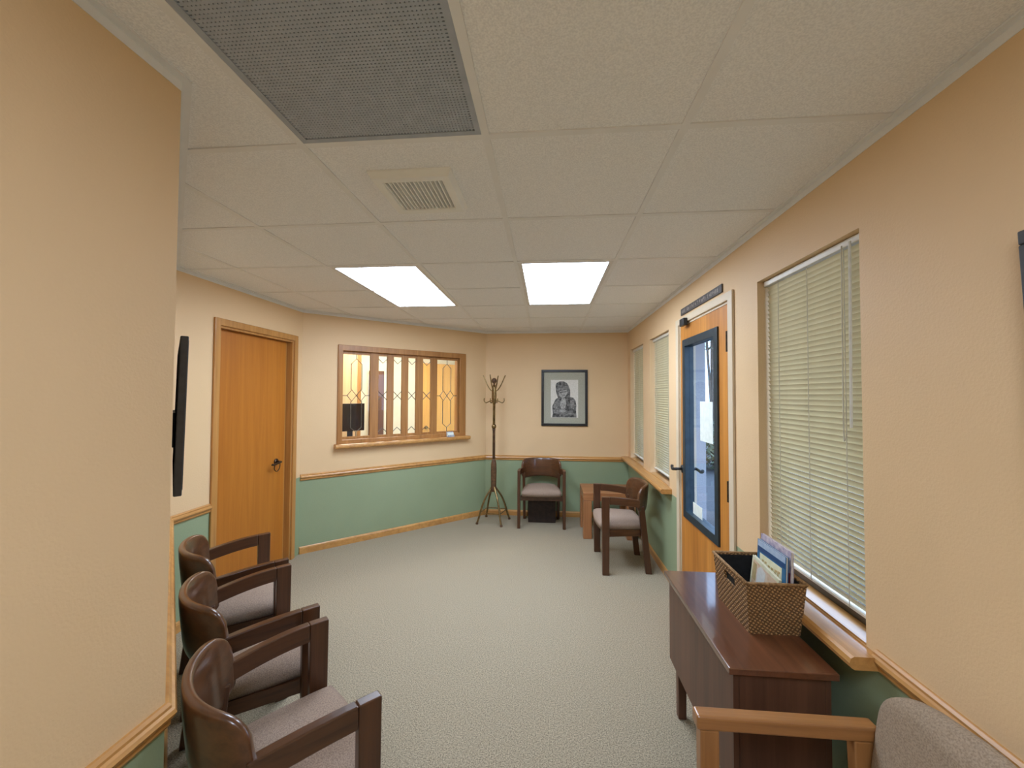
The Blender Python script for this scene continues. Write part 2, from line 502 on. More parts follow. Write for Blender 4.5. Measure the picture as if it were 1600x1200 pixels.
DOOR_R = (2.35, 3.205, 2.075)   # y0, y1, head of the glazed door
WIN1 = (1.405, 2.05, 0.745, 2.092)
WIN2 = (3.49, 4.12, 0.775, 2.092)
WIN3 = (4.40, 5.06, 0.775, 2.092)
DOOR_L = (2.735-KY2, 3.60-KY2, 2.035)
REC_WIN = (0.365, 1.80, 1.03, 2.015)
def wall_obj(name, W, holes, label, s0=0.0, s1=None, th=TH):
    o = obj(name, slab(s0, W.L if s1 is None else s1, 0, WT, 0, th, holes, W), 'wall')
    return tag(o, label, 'wall', kind='structure')
wall_obj('wall_left', W_LEFT, [], 'near left wall, tan paint over a green dado', th=0.14)
wall_obj('wall_diagonal', W_DIAG, [], 'diagonal wall carrying the television behind the left chairs', s0=0.0, th=0.08)
wall_obj('wall_door', W_DOOR, [(DOOR_L[0], DOOR_L[1], 0, DOOR_L[2])], 'left wall with the closed oak door', s1=W_DOOR.L)
wall_obj('wall_reception', W_REC, [REC_WIN], 'angled wall with the reception window')
wall_obj('wall_back', W_FAR, [], 'far end wall, tan over green, with the framed portrait', s1=W_FAR.L+TH)
wall_obj('wall_right', W_RIGHT, [(ys(DOOR_R[1]), ys(DOOR_R[0]), 0, DOOR_R[2])] +
         [(ys(w[1]), ys(w[0]), w[2], w[3]) for w in (WIN1, WIN2, WIN3)], 'right wall with three windows and the glazed door', th=THR)
wall_obj('wall_rear', W_REAR, [], 'wall behind the viewer')

# chair rail and baseboards
RAIL = [(0, 0.702), (-0.008, 0.702), (-0.012, 0.709), (-0.012, 0.718), (-0.020, 0.726), (-0.024, 0.735), (-0.020, 0.744), (-0.013, 0.748), (-0.013, 0.755), (-0.007, 0.762), (0, 0.762)]
BASE = [(0, 0), (-0.014, 0), (-0.014, 0.052), (-0.010, 0.062), (-0.004, 0.068), (0, 0.068)]
trims = [0]
def trim(W, s0, s1, label, m0=0.0, m1=0.0, mat='oak_trim', prof=RAIL):
    bm = bmesh.new()
    W.sweep(bm, prof, s0, s1, m0, m1)
    trims[0] += 1
    o = obj('trim_%d' % trims[0], bm, mat)
    return tag(o, label, 'trim', kind='structure')
def baseboard(name, W, s0, s1, label, m0=0.0, m1=0.0, mat='oak_trim'):
    bm = bmesh.new()
    W.sweep(bm, BASE, s0, s1, m0, m1)
    return tag(obj(name, bm, mat), label, 'baseboard', kind='structure')
T8 = math.tan(PI/8)
trim(W_LEFT, 0, W_LEFT.L, 'oak chair rail on the near left wall', 1, T8, 'oak_trim_y')
trim(W_DIAG, 0, W_DIAG.L, 'oak chair rail behind the left chairs', -T8, -T8)
trim(W_DOOR, 0, DOOR_L[0]-0.05, 'oak chair rail between the television wall and the oak door', T8, 0, 'oak_trim_y')
trim(W_REC, 0, W_REC.L, 'oak chair rail under the reception window', T8, -T8)
trim(W_FAR, 0, W_FAR.L, 'oak chair rail on the far wall', T8, -1)
trim(W_RIGHT, ys(WIN1[0]-0.045), W_RIGHT.L, 'oak chair rail on the near right wall', 0, -1, 'oak_trim_y')
baseboard('baseboard_left', W_LEFT, 0, W_LEFT.L, 'oak baseboard of the near left wall', 1, T8, 'oak_trim_y')
baseboard('baseboard_diagonal', W_DIAG, 0, W_DIAG.L, 'oak baseboard behind the left chairs', -T8, -T8)
baseboard('baseboard_door', W_DOOR, 0, DOOR_L[0]-0.05, 'oak baseboard beside the oak door', T8, 0, 'oak_trim_y')
baseboard('baseboard_reception', W_REC, 0, W_REC.L, 'oak baseboard under the reception window', T8, -T8)
baseboard('baseboard_back', W_FAR, 0, W_FAR.L, 'oak baseboard of the far wall', T8, -1)
baseboard('baseboard_right', W_RIGHT, 0, ys(DOOR_R[1]+0.06), 'oak baseboard between far corner and glazed door', 1, 0, 'oak_trim_y')
baseboard('baseboard_window', W_RIGHT, ys(DOOR_R[0]-0.06), W_RIGHT.L, 'oak baseboard behind the desk', 0, -1, 'oak_trim_y')

# ceiling grid, tiles, wall angle
GX, GY, T = -0.8051, 1.2502, 0.61
REG_NEAR = [(KX, YB), (XR, YB), (XR, KY), (KX, KY)]
REG_FAR = [(KX, KY), (XR, KY), (XR, YE), (EX, YE), (LX, AY), (LX, KY2)]
def clip(poly, conv):
    out = poly
    for i in range(len(conv)):
        (ax, ay), (bx, by) = conv[i], conv[(i+1) % len(conv)]
        inp, out = out, []
        def side(p): return (bx-ax)*(p[1]-ay) - (by-ay)*(p[0]-ax)
        for k in range(len(inp)):
            p, q = inp[k], inp[(k+1) % len(inp)]
            sp, sq = side(p), side(q)
            if sp >= 0: out.append(p)
            if (sp > 0 and sq < 0) or (sp < 0 and sq > 0):
                t = sp/(sp-sq)
                out.append((p[0]+(q[0]-p[0])*t, p[1]+(q[1]-p[1])*t))
        if len(out) < 3:
            return []
    return out
def area(p): return 0.5*abs(sum(p[i][0]*p[(i+1) % len(p)][1]-p[(i+1) % len(p)][0]*p[i][1] for i in range(len(p))))
def clipped(x0, x1, y0, y1, z0, z1):
    bm = bmesh.new()
    k = 0
    for reg in (REG_NEAR, REG_FAR):
        p = clip([(x0, y0), (x1, y0), (x1, y1), (x0, y1)], reg)
        if p and area(p) > 2e-4:
            prism(bm, p, z0, z1)
            k += 1
    if not k:
        bm.free()
        return None
    return bm
LIGHTS = [(-1, 2), (1, 2), (1, -4)]             # column, first row of each 2 x 4 light
skip = {(c, r+k) for c, r in LIGHTS for k in (0, 1)} | {(0, -1)}
G2 = 0.012
for c in range(-3, 4):
    for r in range(-7, 8):
        if (c, r) in skip:
            continue
        x0, y0 = GX + c*T, GY + r*T
        bm = clipped(x0+0.004, x0+T-0.004, y0+0.004, y0+T-0.004, CH+0.004, CH+0.020)
        if bm:
            # give every tile its own origin so that the speckle differs from tile to tile
            o = obj('ceiling_tile', bm, 'tile', ceil)
for c in range(-3, 5):
    bm = clipped(GX+c*T-G2, GX+c*T+G2, YB, YE, CH-0.0006, CH+0.004)
    if bm: obj('grid_bar', bm, 'grid', ceil)
for r in range(-7, 8):
    bm = clipped(-3, XR, GY+r*T-G2, GY+r*T+G2, CH, CH+0.0039)
    if bm: obj('grid_bar', bm, 'grid', ceil)
ANG = [(0, CH-0.026), (-0.002, CH-0.026), (-0.002, CH-0.0022), (-0.022, CH-0.0022), (-0.022, CH+0.0034), (0, CH+0.0034)]
for W, m0, m1 in ((W_LEFT, 1, T8), (W_DIAG, -T8, -T8), (W_DOOR, T8, -T8), (W_REC, T8, -T8), (W_FAR, T8, -1), (W_RIGHT, 1, -1), (W_REAR, 1, -1)):
    bm = bmesh.new()
    W.sweep(bm, ANG, 0, W.L, m0, m1)
    obj('wall_angle', bm, 'grid', ceil)

# ceiling lights
def ceiling_light(c, r, label):
    cx, cy = GX+c*T+T/2, GY+r*T+T
    t = thing('ceiling_light', label, 'ceiling light', (cx, cy, CH), group='fluorescent ceiling lights')
    hx, hy = T/2-0.012, T-0.012
    rim = bmesh.new()
    w = 0.026
    box(rim, -hx, hx, -hy, -hy+w, 0.0006, 0.012); box(rim, -hx, hx, hy-w, hy, 0.0006, 0.012)
    box(rim, -hx, -hx+w, -hy+w, hy-w, 0.0006, 0.012); box(rim, hx-w, hx, -hy+w, hy-w, 0.0006, 0.012)
    obj('frame', rim, 'white', t)
    obj('diffuser', B(-hx+w, hx-w, -hy+w, hy-w, 0.005, 0.009), 'lens', t)
    obj('housing', B(-hx, hx, -hy, hy, 0.0125, 0.09), 'white', t)
    return t
ceiling_light(-1, 2, 'lit ceiling light panel on the left, towards the reception window')
ceiling_light(1, 2, 'lit ceiling light panel on the right, towards the framed portrait')
ceiling_light(1, -4, 'added ceiling light panel behind the viewer, out of view, to light the near walls')  # unseen extra panel, added so that the near walls receive light

# return air grille
t = thing('return_air_grille', 'large dark grey perforated air return panel in the ceiling', 'air grille', (GX+T/2, GY-T/2, CH))
h = T/2-0.012
bm = bmesh.new()
box(bm, -h, h, -h, -h+0.018, 0.0006, 0.010); box(bm, -h, h, h-0.018, h, 0.0006, 0.010)
box(bm, -h, -h+0.018, -h+0.018, h-0.018, 0.0006, 0.010); box(bm, h-0.018, h, -h+0.018, h-0.018, 0.0006, 0.010)
obj('frame', bm, 'grille', t)
bm = bmesh.new()
hh, pitch, bw = h-0.018, 0.0098, 0.0035
k = int(2*hh/pitch)
for i in range(1, k):
    p = -hh + i*2*hh/k
    box(bm, p-bw, p+bw, -hh, hh, 0.0032, 0.0052)
    box(bm, -hh, hh, p-bw, p+bw, 0.0030, 0.0050)
tag(obj('perforated_sheet', bm, 'grille', t), kind='stuff')
obj('backing', B(-h, h, -h, h, 0.0105, 0.10), 'dark', t)

# exhaust vent
t = thing('exhaust_vent', 'small square ivory vent cover with slats in a ceiling tile', 'vent', (-0.505, 1.570, CH+0.004))
bm = bmesh.new()
a, b_, zb = 0.157, 0.112, -0.028
o4 = lambda r, z: [(-r, -r, z), (r, -r, z), (r, r, z), (-r, r, z)]
rings = [[bm.verts.new(p) for p in o4(r, z)] for r, z in ((a, 0.0), (a, -0.006), (a-0.012, zb), (b_+0.004, zb), (b_, zb+0.006), (b_, 0.0))]
for p, q in zip(rings, rings[1:]):
    for i in range(4):
        bm.faces.new((p[i], p[(i+1) % 4], q[(i+1) % 4], q[i]))
obj('cover', bm, 'vent', t, bevel=0.002)
for i in range(14):
    x = -b_ + (i+0.5)*2*b_/14
    bm = bmesh.new()
    hexa(bm, [(x-0.007, -b_, zb+0.004), (x-0.003, -b_, zb+0.004), (x-0.003, b_, zb+0.004), (x-0.007, b_, zb+0.004),
              (x+0.003, -b_, -0.004), (x+0.007, -b_, -0.004), (x+0.007, b_, -0.004), (x+0.003, b_, -0.004)])
    obj('slat', bm, 'vent', t)
obj('backing', B(-b_, b_, -b_, b_, -0.003, -0.0005), 'vent', t)
bm = bmesh.new()
lathe(bm, [(0.004, -0.0215), (0.004, -0.0195)], 8, (-0.130, -0.130, 0))
obj('screw', bm, 'iron', t)

# ------------------------------------------------------------------ windows in the right wall
def R(s_y, d, z):               # d measured out of the room
    return (XR + d, s_y, z)
def window(n, w, label):
    y0, y1, z0, z1 = w
    o = obj('window_%d' % n, slab(y0, y1, z0, z1, 0.078, 0.113, [(y0+0.035, y1-0.035, z0+0.035, z1-0.035)], R), 'winframe')
    tag(o, label, 'window', kind='structure')
    obj('pane', B(XR+0.092, XR+0.098, y0+0.035, y1-0.035, z0+0.035, z1-0.035), 'glass', o)
    return o
window(1, WIN1, 'near window of the right wall, behind the desk')
window(2, WIN2, 'window just beyond the glazed door')
window(3, WIN3, 'window in the far corner of the right wall')

def sill(n, y0, y1, z1, label):
    bm = bmesh.new()
    prof = [(0, z1-0.040), (-0.078, z1-0.040), (-0.088, z1-0.034), (-0.092, z1-0.020), (-0.088, z1-0.006), (-0.078, z1), (0, z1)]
    W_RIGHT.sweep(bm, prof, ys(y1), ys(y0))
    trims[0] += 1
    o = obj('trim_%d' % trims[0], bm, 'oak_trim_y')
    return tag(o, label, 'window sill', kind='structure')
sill(0, 1.345, 2.11, 0.744, 'protruding oak sill under the near window, behind the basket')
sill(0, 3.42, YE, 0.774, 'long oak sill under the two far windows')
for w, n in ((WIN1, 'near'), (WIN2, 'middle'), (WIN3, 'far')):
    trims[0] += 1
    o = obj('trim_%d' % trims[0], B(XR+0.0005, XR+0.077, w[0]+0.0005, w[1]-0.0005, w[2]+0.0003, w[2]+0.008), 'oak_trim_y')
    tag(o, 'oak ledge inside the %s window opening' % n, 'window ledge', kind='structure')

SLAT = {}
def blind(w, label, x, tilt, wand=False, pitch=0.0214, gap=0.012):
    y0, y1, z0, z1 = w
    L = y1-y0-2*gap
    t = thing('window_blind', label, 'blind', (XR+x, (y0+y1)/2, z0+0.012), group='venetian blinds on the right wall')
    H = z1-z0-0.012
    key = round(L, 3)
    if key not in SLAT:
        bm = bmesh.new()
        prof = []
        for k in range(5):
            u = -1+k*0.5
            prof.append((u*0.0125, 0.0022*(1-u*u)))
        prof += [(px, pz-0.0006) for px, pz in reversed(prof)]
        a = [bm.verts.new((px, -L/2, pz)) for px, pz in prof]
        b = [bm.verts.new((px, L/2, pz)) for px, pz in prof]
        for i in range(10):
            bm.faces.new((a[i], a[(i+1) % 10], b[(i+1) % 10], b[i]))
        bm.faces.new(a); bm.faces.new(b[::-1])
        bmesh.ops.recalc_face_normals(bm, faces=bm.faces)
        me = bpy.data.meshes.new('slat')
        bm.to_mesh(me); bm.free()
        me.materials.append(MAT['slat'])
        SLAT[key] = me
    obj('headrail', B(-0.020, 0.020, -L/2-0.004, L/2+0.004, H-0.028, H-0.002), 'rail', t, bevel=0.003)
    n = int((H-0.045-0.03)/pitch)
    for i in range(n):
        o = bpy.data.objects.new('slat', SLAT[key])
        link(o, t)
        o.location = (0, 0, H-0.042-i*pitch)
        o.rotation_euler = (0, tilt + random.uniform(-0.03, 0.03), random.uniform(-0.0015, 0.0015))
    zb = H-0.042-n*pitch
    obj('bottom_rail', B(-0.012, 0.012, -L/2, L/2, zb-0.004, zb+0.006), 'rail', t, bevel=0.002)
    for f in (-0.30, 0.0, 0.30) if L > 0.62 else (-0.28, 0.28):
        for dx in (-0.0135, 0.0135):
            bm = bmesh.new()
            tube(bm, [(dx, f*L*1.1, zb), (dx, f*L*1.1, H-0.02)], 0.0016, 5)
            obj('ladder_cord', bm, 'cord', t)
    if wand:
        bm = bmesh.new()
        tube(bm, [(-0.028, -L/2+0.055, H-0.02), (-0.032, -L/2+0.056, H-0.66)], 0.0045, 8)
        obj('wand', bm, 'wand', t)
        bm = bmesh.new()
        tube(bm, smooth_path([(-0.024, -L/2+0.10, H-0.02), (-0.026, -L/2+0.10, H-0.40), (-0.030, -L/2+0.095, H-0.68), (-0.032, -L/2+0.085, H-0.70), (-0.032, -L/2+0.078, H-0.68)], 5), 0.0022, 6)
        obj('pull_cord', bm, 'cord', t)
    return t
blind(WIN1, 'large half-open beige venetian blind behind the desk', 0.046, 1.17, True)
blind(WIN2, 'beige venetian blind just beyond the glazed door', 0.046, 1.17)
blind(WIN3, 'narrow-looking beige venetian blind in the far right corner', 0.046, 1.17)

# ------------------------------------------------------------------ glazed entrance door
y0, y1, z1 = DOOR_R
bm = bmesh.new()
cw = 0.058
fr = obj('trim_door_right', slab(y0-cw, y1+cw, 0, z1+cw-0.012, -0.014, 0.0, [(y0, y1, 0, z1)], R), 'cream', bevel=0.003)
fr.name = 'trim_%d' % (trims[0]+1); trims[0] += 1
tag(fr, 'cream painted casing round the glazed door', 'door casing', kind='structure')
jb = obj('trim_j', slab(y0, y1, 0, z1, 0.0, 0.113, [(y0+0.014, y1-0.014, 0, z1-0.014)], R), 'cream')
jb.name = 'trim_%d' % (trims[0]+1); trims[0] += 1
tag(jb, 'cream painted jamb of the glazed door', 'door jamb', kind='structure')
gy0, gy1, gz0, gz1 = 2.51, 3.115, 0.655, 1.945
leaf = obj('door_1', slab(y0+0.016, y1-0.016, 0.012, z1-0.016, 0.002, 0.046, [(gy0, gy1, gz0, gz1)], R), 'door_r')
tag(leaf, 'orange oak entrance door with a tall glass pane in a dark frame', 'door', kind='structure')
obj('lite_frame', slab(gy0-0.008, gy1+0.008, gz0-0.008, gz1+0.008, -0.010, 0.056, [(gy0+0.045, gy1-0.045, gz0+0.045, gz1-0.045)], R), 'teal', leaf, bevel=0.003)
obj('pane', B(XR+0.021, XR+0.027, gy0+0.045, gy1-0.045, gz0+0.045, gz1-0.045), 'glass_d', leaf)
def lever(sx, parent_leaf, name):
    bm = bmesh.new()
    # rosette, neck and lever
    M_ = Matrix.Rotation(PI/2, 4, 'Y')
    xface = XR+0.002 if sx < 0 else XR+0.046
    c = 3.150 if sx < 0 else 3.158
    pts = [(xface, c, 0.99), (xface+sx*0.010, c, 0.99)]
    tube(bm, pts, 0.030, 16)
    tube(bm, [(xface+sx*0.010, c, 0.99), (xface+sx*0.055, c, 0.99)], 0.010, 10)
    e = 0.75 if sx < 0 else -1.0        # the inner lever points to the latch edge, the outer one over the pane
    tube(bm, smooth_path([(xface+sx*0.052, c-e*0.010, 0.99), (xface+sx*0.060, c+e*0.03, 0.985), (xface+sx*0.060, c+e*0.075, 0.98), (xface+sx*0.056, c+e*0.115, 0.990), (xface+sx*0.052, c+e*0.128, 0.999)], 4), 0.0115, 10)
    h_ = obj(name, bm, 'black', leaf, smooth=True)
    return h_
lever(-1, leaf, 'lever_handle')
lever(1, leaf, 'lever_handle')
for z in (1.845, 1.005, 0.25):
    bm = bmesh.new()
    tube(bm, [(XR-0.006, y0+0.016, z-0.058), (XR-0.006, y0+0.016, z+0.058)], 0.0095, 10)
    box(bm, XR-0.0005, XR+0.0015, y0+0.018, y0+0.045, z-0.052, z+0.052)
    obj('hinge', bm, 'iron', leaf)
o = obj('door_contact', B(XR-0.044, XR-0.015, 2.985, 3.075, 2.045, 2.098), 'black', bevel=0.004)
tag(o, 'small black box at the top corner of the glazed door', 'door sensor')
# strip sign above the door
t = thing('strip_sign', 'long narrow dark strip sign with pale lettering above the glazed door', 'sign', (XR, 2.79, 2.140))
obj('plate', B(-0.010, 0, -0.36, 0.36, 0.0, 0.050), 'sign', t, bevel=0.003)
yy = 0.33
while yy > -0.32:
    w = random.choice((0.012, 0.016, 0.020))
    bm = bmesh.new()
    hh = random.choice((0.020, 0.024, 0.026))
    box(bm, -0.0112, -0.0100, yy-w, yy-w+0.005, 0.013, 0.013+hh)
    box(bm, -0.0112, -0.0100, yy-w+0.005, yy, 0.013+hh*random.choice((0.0, 0.4, 0.8)), 0.013+hh*random.choice((0.85, 1.0)))
    obj('mark', bm, 'signink', t)
    yy -= w + random.choice((0.006, 0.008, 0.020))
# papers on the pane
o = obj('paper_notice', B(XR+0.0195, XR+0.0205, 2.645, 2.855, 1.235, 1.50), 'paper')
tag(o, 'white paper notice taped to the door pane', 'notice')
o = obj('paper_sticker', B(XR+0.0195, XR+0.0205, 2.83, 3.00, 0.705, 0.785), 'paper')
tag(o, 'small pale sticker in the bottom corner of the door pane', 'sticker')

# outdoors, seen through the door pane
g = obj('ground', B(XR+0.11, 30, -12, 30, -0.12, -0.02), 'asphalt')
tag(g, 'grey pavement outside the entrance', 'ground', kind='structure')
o = obj('wall_outside', B(XR+THR+0.002, 1.99, 5.3, 5.5, -0.02, 3.0), 'ext')
tag(o, 'lilac-grey outside wall beyond the door pane', 'wall', kind='structure')
o = obj('trim_soffit', B(XR+THR+0.002, 2.55, 1.2, 5.6, 2.55, 2.65), 'soffit')
o.name = 'trim_%d' % (trims[0]+1); trims[0] += 1
tag(o, 'white soffit over the entrance outside', 'soffit', kind='structure')
def leafy(name, label, cat, loc, rx, rz, zc, n, trunk):
    t = thing(name, label, cat, loc)
    bm = bmesh.new()
    rnd = random.Random(3)
    for i in range(n):
        while True:
            p = Vector((rnd.uniform(-1, 1), rnd.uniform(-1, 1), rnd.uniform(-1, 1)))
            if p.length < 1: break
        p = Vector((p.x*rx, p.y*rx, zc + p.z*rz))
        d = Vector((rnd.uniform(-1, 1), rnd.uniform(-1, 1), rnd.uniform(-.6, .6))).normalized()
        e = d.cross(Vector((0, 0, 1))).normalized()*0.04
        v = [bm.verts.new(q) for q in (p-d*0.09, p+e, p+d*0.09, p-e)]
        bm.faces.new(v)
    tag(obj('foliage', bm, 'leaf', t), kind='stuff')
    bm = bmesh.new()
    for k in range(3):
        tube(bm, smooth_path([(0.03*k, 0, 0), (0.05*(k-1), 0.03, trunk*0.5), (0.22*(k-1)*rx, 0.1*(k-1), trunk)], 4), [0.03+0.01*k]*9, 7)
    obj('stem', bm, 'bark', t)
leafy('shrub', 'dusty green shrub outside, seen low through the door pane', 'shrub', (3.55, 9.0, -0.02), 0.75, 0.52, 0.52, 900, 0.8)
leafy('tree', 'green tree outside, seen high through the door pane', 'tree', (4.0, 10.2, -0.02), 0.9, 0.75, 3.35, 500, 3.3)

# ------------------------------------------------------------------ closed oak door on the left
s0, s1, zh = DOOR_L
W = W_DOOR
cw = 0.052
o = obj('trim_x', slab(s0-cw, s1+cw, 0, zh+cw, -0.016, 0.0, [(s0, s1, 0, zh)], W), 'oak_z', bevel=0.004)
o.name = 'trim_%d' % (trims[0]+1); trims[0] += 1
tag(o, 'oak casing round the closed oak door', 'door casing', kind='structure')
o = obj('trim_x', slab(s0, s1, 0, zh, 0.0, 0.15, [(s0+0.012, s1-0.018, 0, zh-0.016)], W), 'oak_z')
o.name = 'trim_%d' % (trims[0]+1); trims[0] += 1
tag(o, 'oak jamb of the closed oak door', 'door jamb', kind='structure')
bm = bmesh.new()
W.bbox(bm, s0+0.013, s1-0.045, 0.045, 0.085, 0.010, zh-0.018)
dl = obj('door_2', bm, 'door_l')
tag(dl, 'closed flat golden oak door on the left wall', 'door', kind='structure')
bm = bmesh.new()
W.bbox(bm, s1-0.0445, s1-0.019, 0.055, 0.085, 0.010, zh-0.018)
obj('stop', bm, 'oak_z', dl)
hs, hz = s1-0.205, 0.93
bm = bmesh.new()
tube(bm, [W(hs+0.05, 0.045, hz), W(hs+0.05, 0.036, hz)], 0.028, 16)
tube(bm, [W(hs+0.05, 0.036, hz), W(hs+0.05, 0.0, hz)], 0.010, 10)
tube(bm, smooth_path([W(hs+0.055, -0.004, hz), W(hs+0.01, -0.008, hz-0.004), W(hs-0.045, -0.004, hz-0.010), W(hs-0.06, 0.004, hz-0.006)], 4), 0.009, 10)
tube(bm, smooth_path([W(hs-0.03, -0.004, hz-0.008), W(hs-0.035, -0.002, hz-0.05), W(hs+0.0, -0.002, hz-0.075), W(hs+0.035, -0.002, hz-0.05), W(hs+0.04, -0.004, hz)], 4), 0.004, 8)
obj('lever_handle', bm, 'iron', dl, smooth=True)

# ------------------------------------------------------------------ reception window
W = W_REC
s0, s1, z0, z1 = REC_WIN
rw_ = obj('window_4', slab(s0-0.035, s1+0.045, z0-0.0, z1+0.03, -0.018, 0.0, [(s0+0.015, s1-0.04, z0+0.04, z1-0.03)], W), 'sash', bevel=0.004)
tag(rw_, 'wooden reception window with leaded glass panes', 'window', kind='structure')
obj('frame', slab(s0, s1, z0, z1, 0.0, 0.15, [(s0+0.018, s1-0.02, z0+0.03, z1-0.02)], W), 'sash', rw_)
bm = bmesh.new()
prof = [(0.0, z0-0.045), (-0.060, z0-0.045), (-0.072, z0-0.036), (-0.076, z0-0.020), (-0.072, z0-0.004), (-0.060, z0), (0.0, z0)]
W.sweep(bm, prof, s0-0.06, s1+0.085)
obj('sill', bm, 'oak_trim', rw_)
PANES = [(0.388, 0.671), (0.761, 0.858), (0.931, 1.027), (1.104, 1.197), (1.285, 1.384), (1.468, 1.742)]
pz0, pz1 = 1.095, 1.955
edges = [s0+0.018] + [p for ab in PANES for p in ab] + [s1-0.02]
for i in range(7):
    a, b = edges[2*i], edges[2*i+1]
    if b-a < 0.004: continue
    bm = bmesh.new()
    if i in (0, 6):
        W.bbox(bm, a, b, 0.022, 0.052, z0+0.03, z1-0.02)
    else:
        W.bbox(bm, a, b, 0.020, 0.050, z0+0.03, z1-0.02)
    obj('stile', bm, 'sash', rw_, bevel=0.003)
for i, (a, b) in enumerate(PANES):
    for za, zb in ((z0+0.03, pz0), (pz1, z1-0.02)):
        bm = bmesh.new()
        W.bbox(bm, a, b, 0.024, 0.048, za, zb)
        obj('sash_rail', bm, 'sash', rw_)
    bm = bmesh.new()
    W.bbox(bm, a, b, 0.034, 0.038, pz0, pz1)
    p = obj('pane', bm, 'glass', rw_)
    def came(pts, r=0.0042):
        c_ = bmesh.new()
        tube(c_, [W(s, 0.0325, z) for s, z in pts], r, 6)
        obj('came', c_, 'lead', p)
    m = (a+b)/2
    w = b-a
    zc = 1.523
    q = 0.047 if w > 0.2 else w*0.5
    hz = 0.060
    if w > 0.2:
        for sgn in (-1, 1):
            c0 = m + sgn*q
            came([(c0-q, zc), (c0, zc+hz), (c0+q, zc), (c0, zc-hz), (c0-q, zc)])
        came([(m-0.055, zc+hz), (m-0.055, pz1-0.10), (m, pz1-0.045), (m+0.055, pz1-0.10), (m+0.055, zc+hz)])
        came([(m-0.055, zc-hz), (m-0.055, pz0+0.09), (m, pz0+0.045), (m+0.055, pz0+0.09), (m+0.055, zc-hz)])
        came([(m, pz1), (m, pz1-0.045)]); came([(m, pz0), (m, pz0+0.045)])
        came([(a, zc), (m-2*q, zc)]); came([(m+2*q, zc), (b, zc)])
    else:
        came([(a, zc-hz*0.8), (b, zc+hz*0.8)]); came([(a, zc+hz*0.8), (b, zc-hz*0.8)])
        came([(a, pz1-0.03), (m, pz1-0.075), (b, pz1-0.03)])
        came([(a, pz0+0.03), (m, pz0+0.075), (b, pz0+0.03)])

# little card holder on the sill
t = thing('card_holder', 'small grey-blue plastic card holder on the reception sill', 'card holder', W(1.62, -0.040, z0), math.atan2(W.a.y, W.a.x))
bm = bmesh.new()
box(bm, -0.045, 0.045, -0.022, 0.022, 0.0, 0.006)
hexa(bm, [(-0.045, 0.012, 0.006), (0.045, 0.012, 0.006), (0.045, 0.016, 0.006), (-0.045, 0.016, 0.006), (-0.045, 0.020, 0.060), (0.045, 0.020, 0.060), (0.045, 0.024, 0.060), (-0.045, 0.024, 0.060)])
box(bm, -0.045, 0.045, -0.020, -0.017, 0.006, 0.022)
obj('holder', bm, 'lineblue', t)
bm = bmesh.new()
hexa(bm, [(-0.040, -0.010, 0.006), (0.040, -0.010, 0.006), (0.040, 0.011, 0.006), (-0.040, 0.011, 0.006), (-0.040, -0.002, 0.050), (0.040, -0.002, 0.050), (0.040, 0.017, 0.050), (-0.040, 0.017, 0.050)])
obj('cards', bm, 'paper', t)

# room behind the reception window
def rec(name, s0, s1, d0, d1, z0, z1, mat, label, cat, kind='structure', **kw):
    bm = bmesh.new()
    W_REC.bbox(bm, s0, s1, d0, d1, z0, z1)
    return tag(obj(name, bm, mat, **kw), label, cat, kind=kind)
RB = 1.95
rec('floor_reception', -0.6, 4.2, TH, RB+0.1, -0.1, 0.0, 'carpet', 'carpet of the office behind the reception window', 'floor')
rec('ceiling_reception', -0.6, 4.2, TH+0.001, RB+0.1, 2.44, 2.5, 'white', 'white ceiling of the office behind the reception window', 'ceiling')
rec('wall_reception_back', -0.5, 4.1, RB, RB+0.1, 0.0, 2.44, 'recwall', 'pale yellow wall of the office behind the reception window', 'wall')
rec('wall_reception_left', -0.6, -0.5, TH, RB+0.1, 0.0, 2.44, 'recwall', 'left end wall of the office', 'wall')
rec('wall_reception_right', 4.1, 4.2, TH, RB+0.1, 0.0, 2.44, 'recwall', 'right end wall of the office', 'wall')
rec('desk_counter', 0.15, 2.1, TH+0.002, 0.62, 1.0, 1.03, 'white', 'white counter behind the reception window', 'counter', kind='thing')
bpy.data.objects['desk_counter'].name = 'office_counter'
rec('office_cabinet', 0.55, 1.02, RB-0.36, RB-0.002, 0.0, 2.12, 'tanpanel', 'light tan cabinet behind the left reception pane', 'cabinet', kind='thing')
rec('door_3', 1.30, 1.52, RB-0.05, RB-0.002, 0.0, 1.90, 'darkbrown', 'dark brown narrow door behind the second reception pane', 'door')
rec('door_4', 2.14, 3.05, RB-0.05, RB-0.002, 0.0, 2.06, 'goldpanel', 'golden wood door behind the right reception panes', 'door')
bm = bmesh.new()
tube(bm, [W_REC(2.23, RB-0.051, 0.98), W_REC(2.23, RB-0.10, 0.98)], 0.022, 10)
obj('knob', bm, 'brass', bpy.data.objects['door_4'])
rec('trim_post', 1.02, 1.065, RB-0.37, RB-0.001, 0.0, 2.12, 'sash', 'brown post beside the office cabinet', 'post')
bpy.data.objects['trim_post'].name = 'trim_%d' % (trims[0]+1); trims[0] += 1
ol = thing('office_light', 'lit ceiling panel in the office behind the reception window', 'ceiling light', W_REC(1.35, 1.05, 2.438), math.atan2(W_REC.a.y, W_REC.a.x))
obj('frame', B(-0.64, 0.64, -0.33, 0.33, -0.010, 0.0), 'white', ol)
obj('diffuser', B(-0.60, 0.60, -0.29, 0.29, -0.016, -0.0105), lamp_mat('office_diffuser', 13.5, (1.0, 0.94, 0.82)), ol)
mon = thing('monitor', 'black computer monitor behind the left reception pane', 'monitor', W_REC(0.600, 0.45, 1.03), math.atan2(W_REC.a.y, W_REC.a.x) + 0.12)
obj('screen_housing', B(-0.19, 0.155, -0.012, 0.018, 0.085, 0.400), 'screen', mon, bevel=0.004)
